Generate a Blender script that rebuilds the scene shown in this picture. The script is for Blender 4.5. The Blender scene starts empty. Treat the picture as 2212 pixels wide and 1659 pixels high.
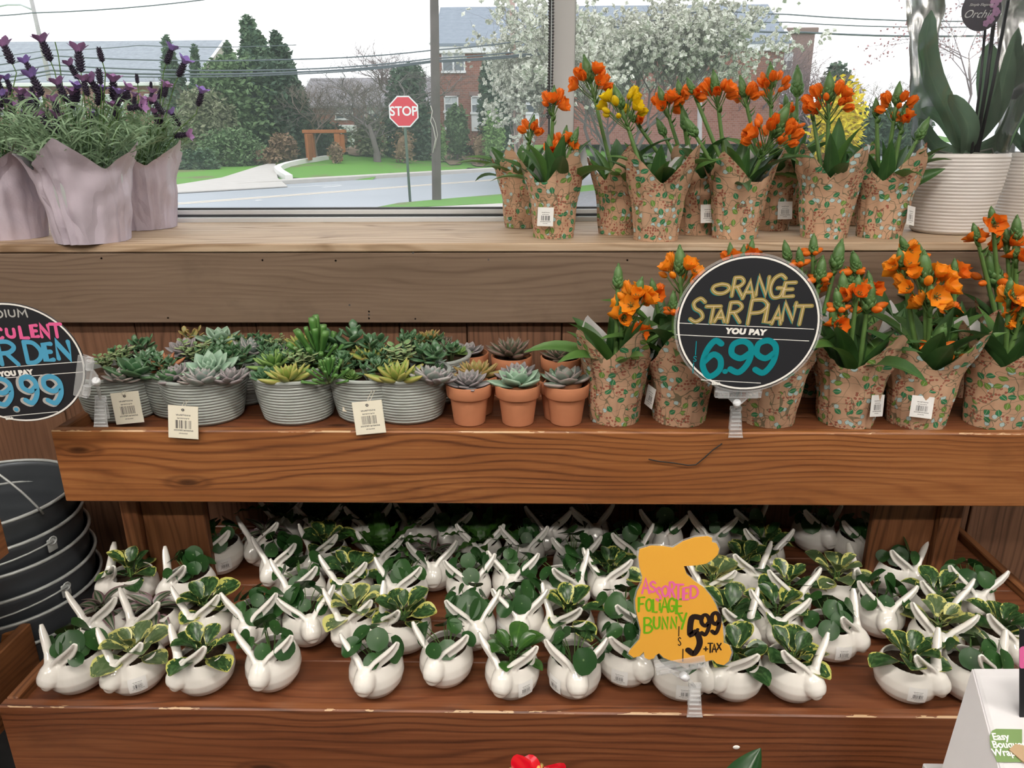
import bpy, math, random
from math import sin, cos, pi, radians, sqrt, exp, atan2
from mathutils import Vector, Matrix, Euler, noise
C = bpy.context.scene.collection
D = bpy.data
SC = bpy.context.scene
# ------------------------------------------------------------------ camera
F, CX, CY = 1590.0, 1106.0, 829.5
PITCH, YAW, ROLL = radians(18.49), radians(1.316), radians(-0.308)
CAM = Vector((0, 0, 1.60))
fwd = Vector((-sin(YAW)*cos(PITCH), cos(YAW)*cos(PITCH), -sin(PITCH)))
_r = Vector((cos(YAW), sin(YAW), 0)); _u = _r.cross(fwd)
RT = _r*cos(ROLL) + _u*sin(ROLL); UP = _u*cos(ROLL) - _r*sin(ROLL)
cd = D.cameras.new('camera'); cam = D.objects.new('camera', cd); C.objects.link(cam)
cd.sensor_fit = 'HORIZONTAL'; cd.sensor_width = 36.0; cd.lens = F/2212*36.0
cd.clip_start = 0.02; cd.clip_end = 600
M = Matrix((RT, UP, -fwd)).transposed().to_4x4(); M.translation = CAM
cam.matrix_world = M; SC.camera = cam
def ray(px, py): return fwd + (px-CX)/F*RT - (py-CY)/F*UP
def W(px, py, Y):                       # pixel -> point at distance Y
    d = ray(px, py); return CAM + d*(Y/d.y)
def G(px, py, z):                       # pixel -> point at height z
    d = ray(px, py); return CAM + d*((z-CAM.z)/d.z)
# ------------------------------------------------------------------ world, exposure
SC.view_settings.view_transform = 'Standard'; SC.view_settings.look = 'None'
SC.view_settings.gamma = 1.0; SC.view_settings.exposure = 0.0
SC.view_settings.use_curve_mapping = False
SC.cycles.use_denoising = True
SC.cycles.max_bounces = 10; SC.cycles.transparent_max_bounces = 24
wd = D.worlds.new('sky'); SC.world = wd; wd.use_nodes = True
nt = wd.node_tree; nt.nodes.clear()
bg = nt.nodes.new('ShaderNodeBackground'); ow = nt.nodes.new('ShaderNodeOutputWorld')
tc = nt.nodes.new('ShaderNodeTexCoord'); mp = nt.nodes.new('ShaderNodeMapping'); mp.inputs['Scale'].default_value = (1, 1, 3)
nz = nt.nodes.new('ShaderNodeTexNoise'); nz.inputs['Scale'].default_value = 2.2; nz.inputs['Detail'].default_value = 5
cr = nt.nodes.new('ShaderNodeValToRGB')
cr.color_ramp.elements[0].position = .35; cr.color_ramp.elements[0].color = (.86, .91, .96, 1)
cr.color_ramp.elements[1].position = .62; cr.color_ramp.elements[1].color = (1, 1, 1, 1)
nt.links.new(tc.outputs['Generated'], mp.inputs[0]); nt.links.new(mp.outputs[0], nz.inputs['Vector'])
nt.links.new(nz.outputs['Fac'], cr.inputs[0]); nt.links.new(cr.outputs[0], bg.inputs[0])
bg.inputs[1].default_value = 1.9; nt.links.new(bg.outputs[0], ow.inputs[0])
CEIL_LIGHT = 56.0          # radiance of the shop's ceiling panels
# ------------------------------------------------------------------ shader helpers
class S:
    def __init__(s, nt, o): s.nt = nt; s.o = o
    def _m(s, op, b=None, c=None, rev=False):
        n = s.nt.nodes.new('ShaderNodeMath'); n.operation = op
        a = s
        if rev: a, b = b, s
        for i, v in enumerate((a, b, c)):
            if v is None: continue
            if isinstance(v, S): s.nt.links.new(v.o, n.inputs[i])
            else: n.inputs[i].default_value = v
        return S(s.nt, n.outputs[0])
    def __add__(s, b): return s._m('ADD', b)
    __radd__ = __add__
    def __sub__(s, b): return s._m('SUBTRACT', b)
    def __rsub__(s, b): return s._m('SUBTRACT', b, rev=True)
    def __mul__(s, b): return s._m('MULTIPLY', b)
    __rmul__ = __mul__
    def __neg__(s): return s*-1.0
    def __truediv__(s, b): return s._m('DIVIDE', b)
    def abs(s): return s._m('ABSOLUTE')
    def sin(s): return s._m('SINE')
    def pow(s, b): return s._m('POWER', b)
    def lt(s, b): return s._m('LESS_THAN', b)
    def gt(s, b): return s._m('GREATER_THAN', b)
    def min(s, b): return s._m('MINIMUM', b)
    def max(s, b): return s._m('MAXIMUM', b)
    def fract(s): return s._m('FRACT')
    def floor(s): return s._m('FLOOR')
    def exp(s): return s._m('EXPONENT')
    def smooth(s, lo, hi):
        n = s.nt.nodes.new('ShaderNodeMapRange'); n.interpolation_type = 'SMOOTHSTEP'
        s.nt.links.new(s.o, n.inputs[0]); n.inputs[1].default_value = lo; n.inputs[2].default_value = hi
        return S(s.nt, n.outputs[0])
class MT:
    """small material builder"""
    def __init__(s, name, rough=.6, spec=.5, **kw):
        s.m = D.materials.new(name); s.m.use_nodes = True; s.nt = s.m.node_tree
        s.b = s.nt.nodes['Principled BSDF']; s.out = s.nt.nodes['Material Output']
        s.set('Roughness', rough); s.set('Specular IOR Level', spec)
        for k, v in kw.items(): s.set(k.replace('_', ' '), v)
    def put(s, inp, v):
        if isinstance(v, S): s.nt.links.new(v.o, inp)
        elif isinstance(v, tuple) and len(v) == 3 and inp.type == 'RGBA': inp.default_value = (*v, 1)
        else: inp.default_value = v
    def set(s, k, v): s.put(s.b.inputs[k], v)
    def nd(s, t, out=0, ins=None, **pr):
        n = s.nt.nodes.new('ShaderNode'+t)
        for k, v in pr.items(): setattr(n, k, v)
        for k, v in (ins or {}).items(): s.put(n.inputs[k], v)
        if isinstance(out, (list, tuple)): return [S(s.nt, n.outputs[q]) for q in out]
        return S(s.nt, n.outputs[out])
    def obj(s): return s.nd('TexCoord', 'Object')
    def uv(s): return s.nd('TexCoord', 'UV')
    def rnd(s): return s.nd('ObjectInfo', 'Random')
    def xyz(s, v): return s.nd('SeparateXYZ', [0, 1, 2], {0: v})
    def vec(s, x, y, z=0.0): return s.nd('CombineXYZ', 0, {0: x, 1: y, 2: z})
    def noise(s, v, scale, detail=2, rough=.5): return s.nd('TexNoise', 0, {'Vector': v, 'Scale': scale, 'Detail': detail, 'Roughness': rough})
    def mix(s, f, a, b): 
        n = s.nt.nodes.new('ShaderNodeMix'); n.data_type = 'RGBA'
        s.put(n.inputs[0], f); s.put(n.inputs[6], a); s.put(n.inputs[7], b); return S(s.nt, n.outputs[2])
    def ramp(s, f, stops):
        n = s.nt.nodes.new('ShaderNodeValToRGB'); s.put(n.inputs[0], f); e = n.color_ramp.elements
        while len(e) < len(stops): e.new(.5)
        for k, (p, c) in enumerate(stops): e[k].position = p; e[k].color = (*c, 1)
        return S(s.nt, n.outputs[0])
    def translucent(s, c, f):            # thin tissue lets some light through
        tl = s.nt.nodes.new('ShaderNodeBsdfTranslucent'); s.put(tl.inputs[0], c); mx = s.nt.nodes.new('ShaderNodeMixShader'); mx.inputs[0].default_value = f
        s.nt.links.new(s.b.outputs[0], mx.inputs[1]); s.nt.links.new(tl.outputs[0], mx.inputs[2]); s.nt.links.new(mx.outputs[0], s.out.inputs[0])
    def bump(s, h, dist=.001, st=1.0): s.set('Normal', s.nd('Bump', 0, {'Height': h, 'Distance': dist, 'Strength': st}))
    def color(s, c): s.set('Base Color', c); return s
def plain(name, c, rough=.6, spec=.5, var=0.0, scale=20, **kw):
    t = MT(name, rough, spec, **kw)
    if var:
        n = t.noise(t.obj(), scale, 4)
        t.color(t.mix(n, tuple(max(0, x*(1-var)) for x in c), tuple(min(1, x*(1+var)) for x in c)))
    else: t.color(c)
    return t.m
def wood(name, dark, mid, light, rough=.4, axis='x', ring=70, wear=None, knots=True, grime=0.35, coat=0.0):
    t = MT(name, rough, .45)
    x, y, z = t.xyz(t.obj())
    if axis == 'z': x, z = z, x
    if axis == 'y': x, y = y, x
    r = t.rnd(); q = y*.9
    base = t.vec(x*1.0 + r*17.0, q + r*9.0, z)
    X = x + r*13.0; Z = z + q
    ph = t.noise(t.vec(X*1.5, Z*8.0, r*30.0), 1.0, 2)*9.0 + Z*ring*1.1
    if knots:
        v = t.nd('TexVoronoi', 'Distance', {'Vector': t.vec(X*2.1, Z*6.5, r*8.0), 'Scale': 1.0}, voronoi_dimensions='2D')
        vc = t.xyz(t.nd('TexVoronoi', 'Color', {'Vector': t.vec(X*2.1, Z*6.5, r*8.0), 'Scale': 1.0}, voronoi_dimensions='2D'))[0]
        gate = vc.gt(.55)
        ph = ph + (v*-15.0).exp()*2.2*gate
    rg = (ph*6.283).sin()*.5 + .5
    fine = t.noise(t.vec(X*5.0, y*210.0, z*210.0), 1.0, 3, .6)
    tone = t.noise(t.vec(X*1.5, Z*11.0, 0.0), 1.0, 3)
    line = rg.pow(4.0)
    msk = t.noise(t.vec(X*.9, Z*4.0, 5.0), 1.0, 2).smooth(.36, .58)
    f = fine*.50 + tone*.46 + .07 - line*(msk*.26+.05)
    c = t.ramp(f, [(.16, dark), (.5, mid), (.84, light)])
    if grime:
        g = t.noise(t.vec(X*4.0, Z*6.0, 3.0), 1.0, 5, .65).smooth(.52, .75)
        c = t.mix(g*grime, c, tuple(v_*.45 for v_ in dark))
    if knots:
        c = t.mix((1.0 - v.smooth(.02, .07))*gate*.85, c, tuple(v_*.35 for v_ in dark))
        c = t.mix((1.0-((v-.08).abs()).smooth(.0, .04))*.5*gate, c, tuple(v_*.8 for v_ in dark))
    if wear is not None:                # rubbed bare wood along the top front edge
        n1 = t.noise(t.vec(x*9.0, y*30.0, z*60.0), 1.0, 4, .7)
        n2 = t.noise(t.vec(x*2.3 + 4.0, 0.0, 0.0), 1.0, 2)
        e = (z - (wear - .0022)).gt(0.0)*(-.0062 - y).gt(0.0)*(n1*.6+n2*.4).gt(.53)
        sc = t.noise(t.vec(x*7.0, y, z*90.0), 1.0, 2, .5).gt(.74)*(z - (wear-.05)).gt(0.0)
        c = t.mix(e.max(sc*.5)*.75, c, (.62, .42, .24))
    t.color(c); t.set('Roughness', fine*.25 + (rough-.1))
    if coat: t.set('Coat Weight', coat); t.set('Coat Roughness', .25)
    t.bump(fine*.6 + rg*.4, .0006, .5)
    return t.m
# ------------------------------------------------------------------ mesh helpers
class MB:
    def __init__(s): s.v = []; s.f = []; s.uv = {}; s.mi = {}
    def add(s, vs, fs, uvs=None, mi=0):
        o = len(s.v); s.v += [tuple(v) for v in vs]
        for k, f in enumerate(fs):
            if mi: s.mi[len(s.f)] = mi
            if uvs is not None: s.uv[len(s.f)] = [uvs[i] for i in f]
            s.f.append([i+o for i in f])
        return s
    def box(s, lo, hi, mi=0):
        x0, y0, z0 = lo; x1, y1, z1 = hi
        v = [(x0,y0,z0),(x1,y0,z0),(x1,y1,z0),(x0,y1,z0),(x0,y0,z1),(x1,y0,z1),(x1,y1,z1),(x0,y1,z1)]
        return s.add(v, [(0,3,2,1),(4,5,6,7),(0,1,5,4),(1,2,6,5),(2,3,7,6),(3,0,4,7)], mi=mi)
    def bbox(s, lo, hi, b=.002, mi=0):   # bevelled box
        (x0,y0,z0),(x1,y1,z1) = lo, hi; b = min(b, (x1-x0)*.4, (y1-y0)*.4, (z1-z0)*.4)
        vs = []; idx = {}
        for sx in (0,1):
            for sy in (0,1):
                for sz in (0,1):
                    X = (x0,x1)[sx]; Y = (y0,y1)[sy]; Z = (z0,z1)[sz]
                    dx, dy, dz = (b,-b)[sx], (b,-b)[sy], (b,-b)[sz]
                    for a in range(3):
                        idx[(sx,sy,sz,a)] = len(vs)
                        vs.append((X+(dx if a != 0 else 0), Y+(dy if a != 1 else 0), Z+(dz if a != 2 else 0)))
        fs = []
        g = lambda *k: idx[k]
        for q in (0,1):
            f = [g(q,0,0,0), g(q,1,0,0), g(q,1,1,0), g(q,0,1,0)]; fs.append(f if q else f[::-1])
            f = [g(0,q,0,1), g(0,q,1,1), g(1,q,1,1), g(1,q,0,1)]; fs.append(f if q else f[::-1])
            f = [g(0,0,q,2), g(1,0,q,2), g(1,1,q,2), g(0,1,q,2)]; fs.append(f if q else f[::-1])
        for p in (0,1):
            for q in (0,1):
                f = [g(0,p,q,1), g(1,p,q,1), g(1,p,q,2), g(0,p,q,2)]; fs.append(f if (p ^ q) == 1 else f[::-1])
                f = [g(p,0,q,0), g(p,1,q,0), g(p,1,q,2), g(p,0,q,2)]; fs.append(f if (p ^ q) == 0 else f[::-1])
                f = [g(p,q,0,0), g(p,q,1,0), g(p,q,1,1), g(p,q,0,1)]; fs.append(f if (p ^ q) == 1 else f[::-1])
        for sx in (0,1):
            for sy in (0,1):
                for sz in (0,1):
                    f = [g(sx,sy,sz,0), g(sx,sy,sz,1), g(sx,sy,sz,2)]
                    fs.append(f if (sx+sy+sz) % 2 else f[::-1])
        return s.add(vs, fs, mi=mi)
    def tube(s, pts, rad, n=8, cap=True, sec=None, up=None, mi=0):
        pts = [Vector(p) for p in pts]; m = len(pts)
        if not isinstance(rad, (list, tuple)): rad = [rad]*m
        vs = []; uvs = []
        t0 = (pts[1]-pts[0]).normalized()
        a = Vector(up) if up else (Vector((0,0,1)) if abs(t0.z) < .9 else Vector((1,0,0)))
        nrm = (a - t0*a.dot(t0)).normalized()
        for i in range(m):
            t = (pts[min(i+1,m-1)]-pts[max(i-1,0)])
            t = t.normalized() if t.length > 1e-9 else t0
            nrm = (nrm - t*nrm.dot(t)); nrm = nrm.normalized() if nrm.length > 1e-6 else t.orthogonal().normalized()
            b = t.cross(nrm)
            for k in range(n):
                if sec: ca, sa = sec(k/n)
                else: ca, sa = cos(2*pi*k/n), sin(2*pi*k/n)
                vs.append(pts[i] + (b*ca + nrm*sa)*rad[i]); uvs.append((k/n, i/(m-1)))
        fs = [(i*n+k, i*n+(k+1)%n, (i+1)*n+(k+1)%n, (i+1)*n+k) for i in range(m-1) for k in range(n)]
        if cap:
            fs.append(tuple(range(n))[::-1]); fs.append(tuple(range((m-1)*n, m*n)))
        return s.add(vs, fs, uvs, mi)
    def lathe(s, prof, n=32, mi=0, sy=1.0, rf=None, close=True):
        vs = []; uvs = []; m = len(prof)
        for i, (r, z) in enumerate(prof):
            for k in range(n):
                a = 2*pi*k/n; rr = r if rf is None else rf(r, z, a)
                vs.append((rr*cos(a), rr*sin(a)*sy, z)); uvs.append((k/n, i/(m-1)))
        fs = [(i*n+k, i*n+(k+1)%n, (i+1)*n+(k+1)%n, (i+1)*n+k) for i in range(m-1) for k in range(n)]
        if close:
            if prof[0][0] > 1e-5: fs.append(tuple(range(n))[::-1])
            if prof[-1][0] > 1e-5: fs.append(tuple(range((m-1)*n, m*n)))
        return s.add(vs, fs, uvs, mi)
    def ell(s, c, r, n=10, m=6, mi=0):
        vs = []; 
        for i in range(m+1):
            p = pi*i/m
            for k in range(n):
                a = 2*pi*k/n; vs.append((c[0]+r[0]*sin(p)*cos(a), c[1]+r[1]*sin(p)*sin(a), c[2]-r[2]*cos(p)))
        fs = [(i*n+k, i*n+(k+1)%n, (i+1)*n+(k+1)%n, (i+1)*n+k) for i in range(m) for k in range(n)]
        return s.add(vs, fs, mi=mi)
    def grid(s, fn, nu, nv, mi=0):
        vs = []; uvs = []
        for j in range(nv+1):
            for i in range(nu+1):
                vs.append(fn(i/nu, j/nv)); uvs.append((i/nu, j/nv))
        fs = [(j*(nu+1)+i, j*(nu+1)+i+1, (j+1)*(nu+1)+i+1, (j+1)*(nu+1)+i) for j in range(nv) for i in range(nu)]
        return s.add(vs, fs, uvs, mi)
    def prism(s, poly, y0, y1, mi=0):    # polygon in XZ extruded along Y
        n = len(poly); vs = [(x, y0, z) for x, z in poly] + [(x, y1, z) for x, z in poly]
        fs = [tuple(range(n)), tuple(range(n, 2*n))[::-1]] + [(i, i+n, (i+1)%n+n, (i+1)%n) for i in range(n)]
        return s.add(vs, fs, mi=mi)
    def xf(s, M, start=0):
        for i in range(start, len(s.v)): s.v[i] = tuple(M @ Vector(s.v[i]))
        return s
    def mesh(s, name, mats, smooth=True, angle=None):
        me = D.meshes.new(name); me.from_pydata(s.v, [], s.f); 
        if s.uv:
            ul = me.uv_layers.new(name='UVMap'); d = ul.data
            for fi, p in enumerate(me.polygons):
                u = s.uv.get(fi)
                if u:
                    for li, c in zip(p.loop_indices, u): d[li].uv = c
        for m in (mats if isinstance(mats, (list, tuple)) else [mats]): me.materials.append(m)
        for fi, k in s.mi.items(): me.polygons[fi].material_index = k
        me.polygons.foreach_set('use_smooth', [smooth]*len(me.polygons))
        if smooth and angle: me.set_sharp_from_angle(angle=radians(angle))
        me.update(); return me
def ob(name, me, parent=None, loc=(0,0,0), rot=(0,0,0), sc=1.0):
    o = D.objects.new(name, me); C.objects.link(o)
    if parent is not None: o.parent = parent
    o.location = loc
    if isinstance(rot, Matrix): o.rotation_euler = rot.to_3x3().to_euler()
    else: o.rotation_euler = rot
    o.scale = (sc, sc, sc) if not isinstance(sc, (tuple, list)) else sc
    return o
def tag(o, label=None, cat=None, group=None, kind=None):
    if label: o['label'] = label
    if cat: o['category'] = cat
    if group: o['group'] = group
    if kind: o['kind'] = kind
    return o
def thing(name, label, cat, loc=(0,0,0), rz=0.0, group=None):
    return tag(ob(name, None, None, loc, (0,0,rz)), label, cat, group)
def pbox(name, lo, hi, m, parent=None, b=.002, label=None, kind=None):   # bevelled board, origin at its centre
    c = [(lo[i]+hi[i])/2 for i in range(3)]
    me = MB().bbox([lo[i]-c[i] for i in range(3)], [hi[i]-c[i] for i in range(3)], b).mesh(name, m, False)
    pl = Vector(c) - (parent.location if parent is not None else Vector((0,0,0)))
    o = ob(name, me, parent, pl); 
    return tag(o, label, kind=kind)
def aim(az, el, roll=0): return Matrix.Rotation(az, 3, 'Z') @ Matrix.Rotation(el, 3, 'X') @ Matrix.Rotation(roll, 3, 'Y')
def frame_to(d, face=None):            # matrix whose +Y is d and +Z near face
    y = Vector(d).normalized(); f = Vector(face) if face is not None else Vector((0,0,1))
    z = f - y*f.dot(y)
    if z.length < 1e-4: z = y.orthogonal()
    z.normalize(); x = y.cross(z); return Matrix((x, y, z)).transposed()
# ------------------------------------------------------------------ materials
TRAY = wood('stained_pine', (.105,.033,.011), (.26,.094,.028), (.42,.18,.06), .42, wear=.072, ring=60, coat=.15)
TRAYL = wood('stained_pine_red_shaded', (.070,.021,.008), (.175,.056,.020), (.30,.118,.045), .42, wear=.095, ring=60, coat=.15)  # redder stain for the lower tray, with some of its shade in the colour
TRAYF = wood('stained_pine_floor', (.075,.024,.010), (.17,.055,.022), (.25,.10,.042), .45, ring=40, knots=True)
TRAYY = wood('stained_pine_side', (.08,.028,.010), (.2,.075,.028), (.33,.15,.06), .45, axis='y', ring=50, knots=False)
POSTM = wood('stained_pine_post', (.09,.03,.012), (.20,.075,.03), (.32,.14,.06), .5, axis='z', ring=50, knots=False)
SILL = wood('raw_sill_wood', (.24,.15,.085), (.46,.33,.22), (.66,.54,.41), .62, ring=26, knots=False, grime=.3)
APRON = wood('apron_board', (.125,.082,.054), (.18,.122,.083), (.245,.175,.125), .6, ring=60, knots=False, grime=.35)
PLANK = wood('wall_plank', (.085,.040,.022), (.175,.085,.048), (.27,.14,.08), .55, axis='z', ring=60, knots=False)
CERAM = plain('white_glazed_ceramic', (.80,.775,.73), .10, .6, Coat_Weight=.4, Coat_Roughness=.04)
SOIL = plain('potting_soil', (.045,.028,.018), .95, .2, .6, 220)
ALU = plain('aluminium', (.74,.76,.78), .38, .5, Metallic=.15)
MULL = plain('mullion_grey', (.50,.505,.51), .5, .5)
DARKM = plain('dark_gasket', (.05,.055,.06), .6)
def stripes(t, u, dens, th=.5): return t.noise(t.vec(u*dens, 0.0, t.rnd()*50.0), 1.0, 0).gt(th)
def label_mat(name, paper, hole=False):
    t = MT(name, .55, .3); u, v, _ = t.xyz(t.uv())
    inr = lambda a, lo, hi: a.gt(lo)*a.lt(hi)
    bar = inr(u,.24,.78)*inr(v,.30,.56)*stripes(t, u, 60.0, .5)
    txt = (inr(u,.3,.72)*inr(v,.60,.64) + inr(u,.18,.84)*inr(v,.22,.27) + inr(u,.25,.75)*inr(v,.70,.745) + inr(u,.35,.65)*inr(v,.13,.165))
    tx = txt*t.noise(t.vec(u*90.0, v*40.0, 0.0), 1.0, 0).gt(.48)
    t.color(t.mix((bar+tx).min(1.0)*.9, paper, (.02,.02,.025))); return t.m
LABEL = label_mat('white_barcode_label', (.78,.78,.77))
TAGM = label_mat('cream_hang_tag', (.74,.70,.58))
STRING = plain('cotton_string', (.6,.56,.46), .8)
def clear(name, trans=.86, tint=(1,1,1), rough=.05, haze=0.0):
    t = MT(name); nt = t.nt
    tr = nt.nodes.new('ShaderNodeBsdfTransparent'); tr.inputs[0].default_value = (*tint, 1)
    gl = nt.nodes.new('ShaderNodeBsdfGlossy'); gl.inputs['Roughness'].default_value = rough
    fr = nt.nodes.new('ShaderNodeFresnel'); fr.inputs[0].default_value = 1.5
    mx = nt.nodes.new('ShaderNodeMixShader'); f = (S(nt, fr.outputs[0])*1.0 + (1-trans)*.5).min(1.0)
    nt.links.new(f.o, mx.inputs[0]); nt.links.new(tr.outputs[0], mx.inputs[1]); nt.links.new(gl.outputs[0], mx.inputs[2])
    last = mx
    if haze:
        di = nt.nodes.new('ShaderNodeBsdfTranslucent'); di.inputs[0].default_value = (.8,.85,.9,1)
        m2 = nt.nodes.new('ShaderNodeMixShader')
        n = t.noise(t.obj(), 1.7, 3)
        nt.links.new((n*haze*1.6).o, m2.inputs[0]); nt.links.new(mx.outputs[0], m2.inputs[1]); nt.links.new(di.outputs[0], m2.inputs[2]); last = m2
    nt.links.new(last.outputs[0], t.out.inputs[0]); return t.m
GLASS = clear('window_glass', 1.0, haze=.095)  # glare and outdoor haze put into the pane as a pale translucent veil
def acrylic():
    t = MT('clear_acrylic', .12, .6); t.color((.80,.82,.84)); nt = t.nt
    tr = nt.nodes.new('ShaderNodeBsdfTransparent'); mx = nt.nodes.new('ShaderNodeMixShader'); fr = nt.nodes.new('ShaderNodeLayerWeight'); fr.inputs[0].default_value = .35
    f = S(nt, fr.outputs['Facing'])*.55 + .12
    nt.links.new(f.o, mx.inputs[0]); nt.links.new(tr.outputs[0], mx.inputs[1]); nt.links.new(t.b.outputs[0], mx.inputs[2]); nt.links.new(mx.outputs[0], t.out.inputs[0]); return t.m
CLIP = acrylic()
CELLO = clear('cellophane', .93, (.98,.98,.99), .14, .035)
WHITEPL = plain('white_plastic', (.78,.80,.84), .4)
def text(body, size, mat, parent, loc, rot=(pi/2,0,0), off=0.0, shear=0.0, name='lettering', align='CENTER', sx=1.0):
    cu = D.curves.new(name, 'FONT'); cu.body = body; cu.size = size; cu.align_x = align; cu.align_y = 'CENTER'; cu.offset = off; cu.shear = shear; cu.space_character = 1.12 if off > .0003 and size < .04 else 1.0; cu.extrude = .0002
    tmp = D.objects.new('tmp', cu); C.objects.link(tmp); dg = bpy.context.evaluated_depsgraph_get(); dg.update()
    me = D.meshes.new_from_object(tmp.evaluated_get(dg)); D.objects.remove(tmp); me.materials.clear(); me.materials.append(mat); me.name = name
    return ob(name, me, parent, loc, rot, (sx,1,1))
# ------------------------------------------------------------------ street outside
GZ = .1
def gz(px, py): p = G(px, py, GZ); return (p.x, p.y)
rf0, rf1 = Vector(gz(376, 413)), Vector(gz(1090, 369)); rd = (rf1-rf0).normalized(); rn = Vector((-rd.y, rd.x)); rn = rn if rn.y > 0 else -rn
def far_d(x, y): return (Vector((x, y))-rf0).dot(rn)
sm5 = lambda t: t*t*(3-2*t)
def th(x, y):
    d = far_d(x, y)
    if d < 1.2: return GZ + (.12 if d > 0 else 0)
    t = min(1, max(0, (d-1.2)/15)); s = min(1, max(0, (x+13.5)/4.5)); amp = .35 + 1.0*sm5(s) + .9*sm5(min(1, max(0, (x-6)/9)))
    return GZ + .12 + amp*sm5(t)*(1.0 - .0) + .004*max(0, d-20)
def grass(name, c1, c2, c3):
    t = MT(name, .9, .2); o = t.obj()
    n = t.noise(o, .45, 5, .6); n2 = t.noise(o, 9, 4); c = t.mix(n2, c1, c2); c = t.mix(n.smooth(.54, .68)*.75, c, c3); t.color(c); return t.m
M_GR = grass('lawn_grass', (.075,.21,.030), (.15,.34,.055), (.17,.14,.085))
M_ROAD = MT('asphalt', .42, .5); M_ROAD.color(M_ROAD.mix(M_ROAD.noise(M_ROAD.obj(), .35, 5, .6), (.26,.29,.33), (.36,.39,.44))); M_ROAD = M_ROAD.m
M_CONC = plain('concrete_paving', (.50,.47,.44), .8, .3, .12, 3); M_YLN = plain('road_line_cream', (.72,.62,.50), .6); M_WLN = plain('road_line_white', (.8,.8,.8), .6)
mb = MB(); xs_ = [-90+3*i for i in range(70)]; ys_ = [18+1.0*i for i in range(50)] + [70+6*i for i in range(24)]
vs = [(x, y, th(x, y)-.03) for y in ys_ for x in xs_]; nx = len(xs_)
mb.add(vs, [(j*nx+i, j*nx+i+1, (j+1)*nx+i+1, (j+1)*nx+i) for j in range(len(ys_)-1) for i in range(nx-1)])
# keep the far lawn only beyond the kerb
mb.f = [f for f in mb.f if far_d(sum(mb.v[i][0] for i in f)/4, sum(mb.v[i][1] for i in f)/4) > .8]
lw = ob('lawn', mb.mesh('lawn', M_GR)); lw['kind'] = 'structure'; lw['label'] = 'sloping green lawn beyond the road'
def gpoly(name, pts, z, m, label, th_=.05):
    n = len(pts); zz = (lambda x, y: th(x, y)+.045) if z is None else (lambda x, y: z); v = [(x, y, zz(x,y)) for x, y in pts] + [(x, y, zz(x,y)-th_) for x, y in pts]
    # keep upward winding
    ar = sum(pts[i][0]*pts[(i+1)%n][1]-pts[(i+1)%n][0]*pts[i][1] for i in range(n)); f = tuple(range(n)) if ar > 0 else tuple(range(n))[::-1]
    o = ob(name, MB().add(v, [f]+[(i, i+n, (i+1)%n+n, (i+1)%n) for i in range(n)]).mesh(name, m, False)); o['kind'] = 'structure'; o['label'] = label; return o
E_ = lambda t, d: tuple(rf0 + rd*t + rn*d)
gpoly('ground', [(-95,2.2),(120,2.2),(120,60),(-95,60)], GZ-.06, M_GR, 'grass strip between the shop and the road')
gpoly('road', [E_(-90,.0), E_(130,.0), E_(130,-11.5), E_(-90,-11.5)], GZ, M_ROAD, 'wet grey two-lane road', .02)
gpoly('kerb', [E_(-90,0), E_(130,0), E_(130,.28), E_(-90,.28)], GZ+.13, M_CONC, 'pale concrete kerb along the far side', .2)
gpoly('sidewalk', [E_(-90,.3), E_(130,.3), E_(130,1.0), E_(-90,1.0)], GZ+.125, M_CONC, 'far verge paving', .1)
def Gd(px, py, z=GZ+.13): p = G(px, py, z); return (p.x, p.y)
gpoly('driveway', [Gd(376,409), Gd(620,396), Gd(600,386), Gd(596,364), Gd(560,371), Gd(480,387), Gd(376,402)], None, M_CONC, 'concrete driveway apron opening on the road', .03)
for nm, d, m in (('road_marking', -4.3, M_YLN), ):
    o = gpoly(nm, [E_(-90,d), E_(130,d), E_(130,d-.14), E_(-90,d-.14)], GZ+.006, m, 'cream centre line of the road', .004)
    o = gpoly(nm, [E_(-90,d-.3), E_(130,d-.3), E_(130,d-.44), E_(-90,d-.44)], GZ+.006, m, 'second cream centre line of the road', .004)
for k, (a, b_) in enumerate((((590,406),(740,400)), ((555,434),(568,433)), ((700,405),(740,402)))):
    p, q = Vector(gz(*a)), Vector(gz(*b_)); gpoly('lane_mark', [tuple(p), tuple(q), tuple(q+rn*.12), tuple(p+rn*.12)], GZ+.008, M_WLN, ['long faded white lane line','short white lane dash','white lane line left of the stop sign'][k], .004)
gpoly('near_verge', [gz(800,452), gz(860,440), gz(960,431), gz(1090,420), gz(1300,398), gz(1700,395), gz(2300,395), (120,2.3), gz(1900,458), gz(1050,441), gz(940,447)], GZ+.02, M_GR, 'near grass verge with the stop sign and pole', .05)
gpoly('near_walk', [gz(760,462), gz(880,452), gz(1000,446), gz(1100,441), gz(1300,434), gz(2300,440), gz(2300,452), gz(1300,443), gz(1050,452), gz(930,464)], GZ+.03, M_CONC, 'pale near sidewalk', .05)
gpoly('car_park', [gz(1225,462), gz(1225,420), gz(1300,412), gz(2300,415), gz(2300,462)], GZ+.035, plain('grey_gravel', (.20,.20,.21), .9, .3, .4, 12), 'grey gravel edge seen between the wrapped pots', .03)
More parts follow.
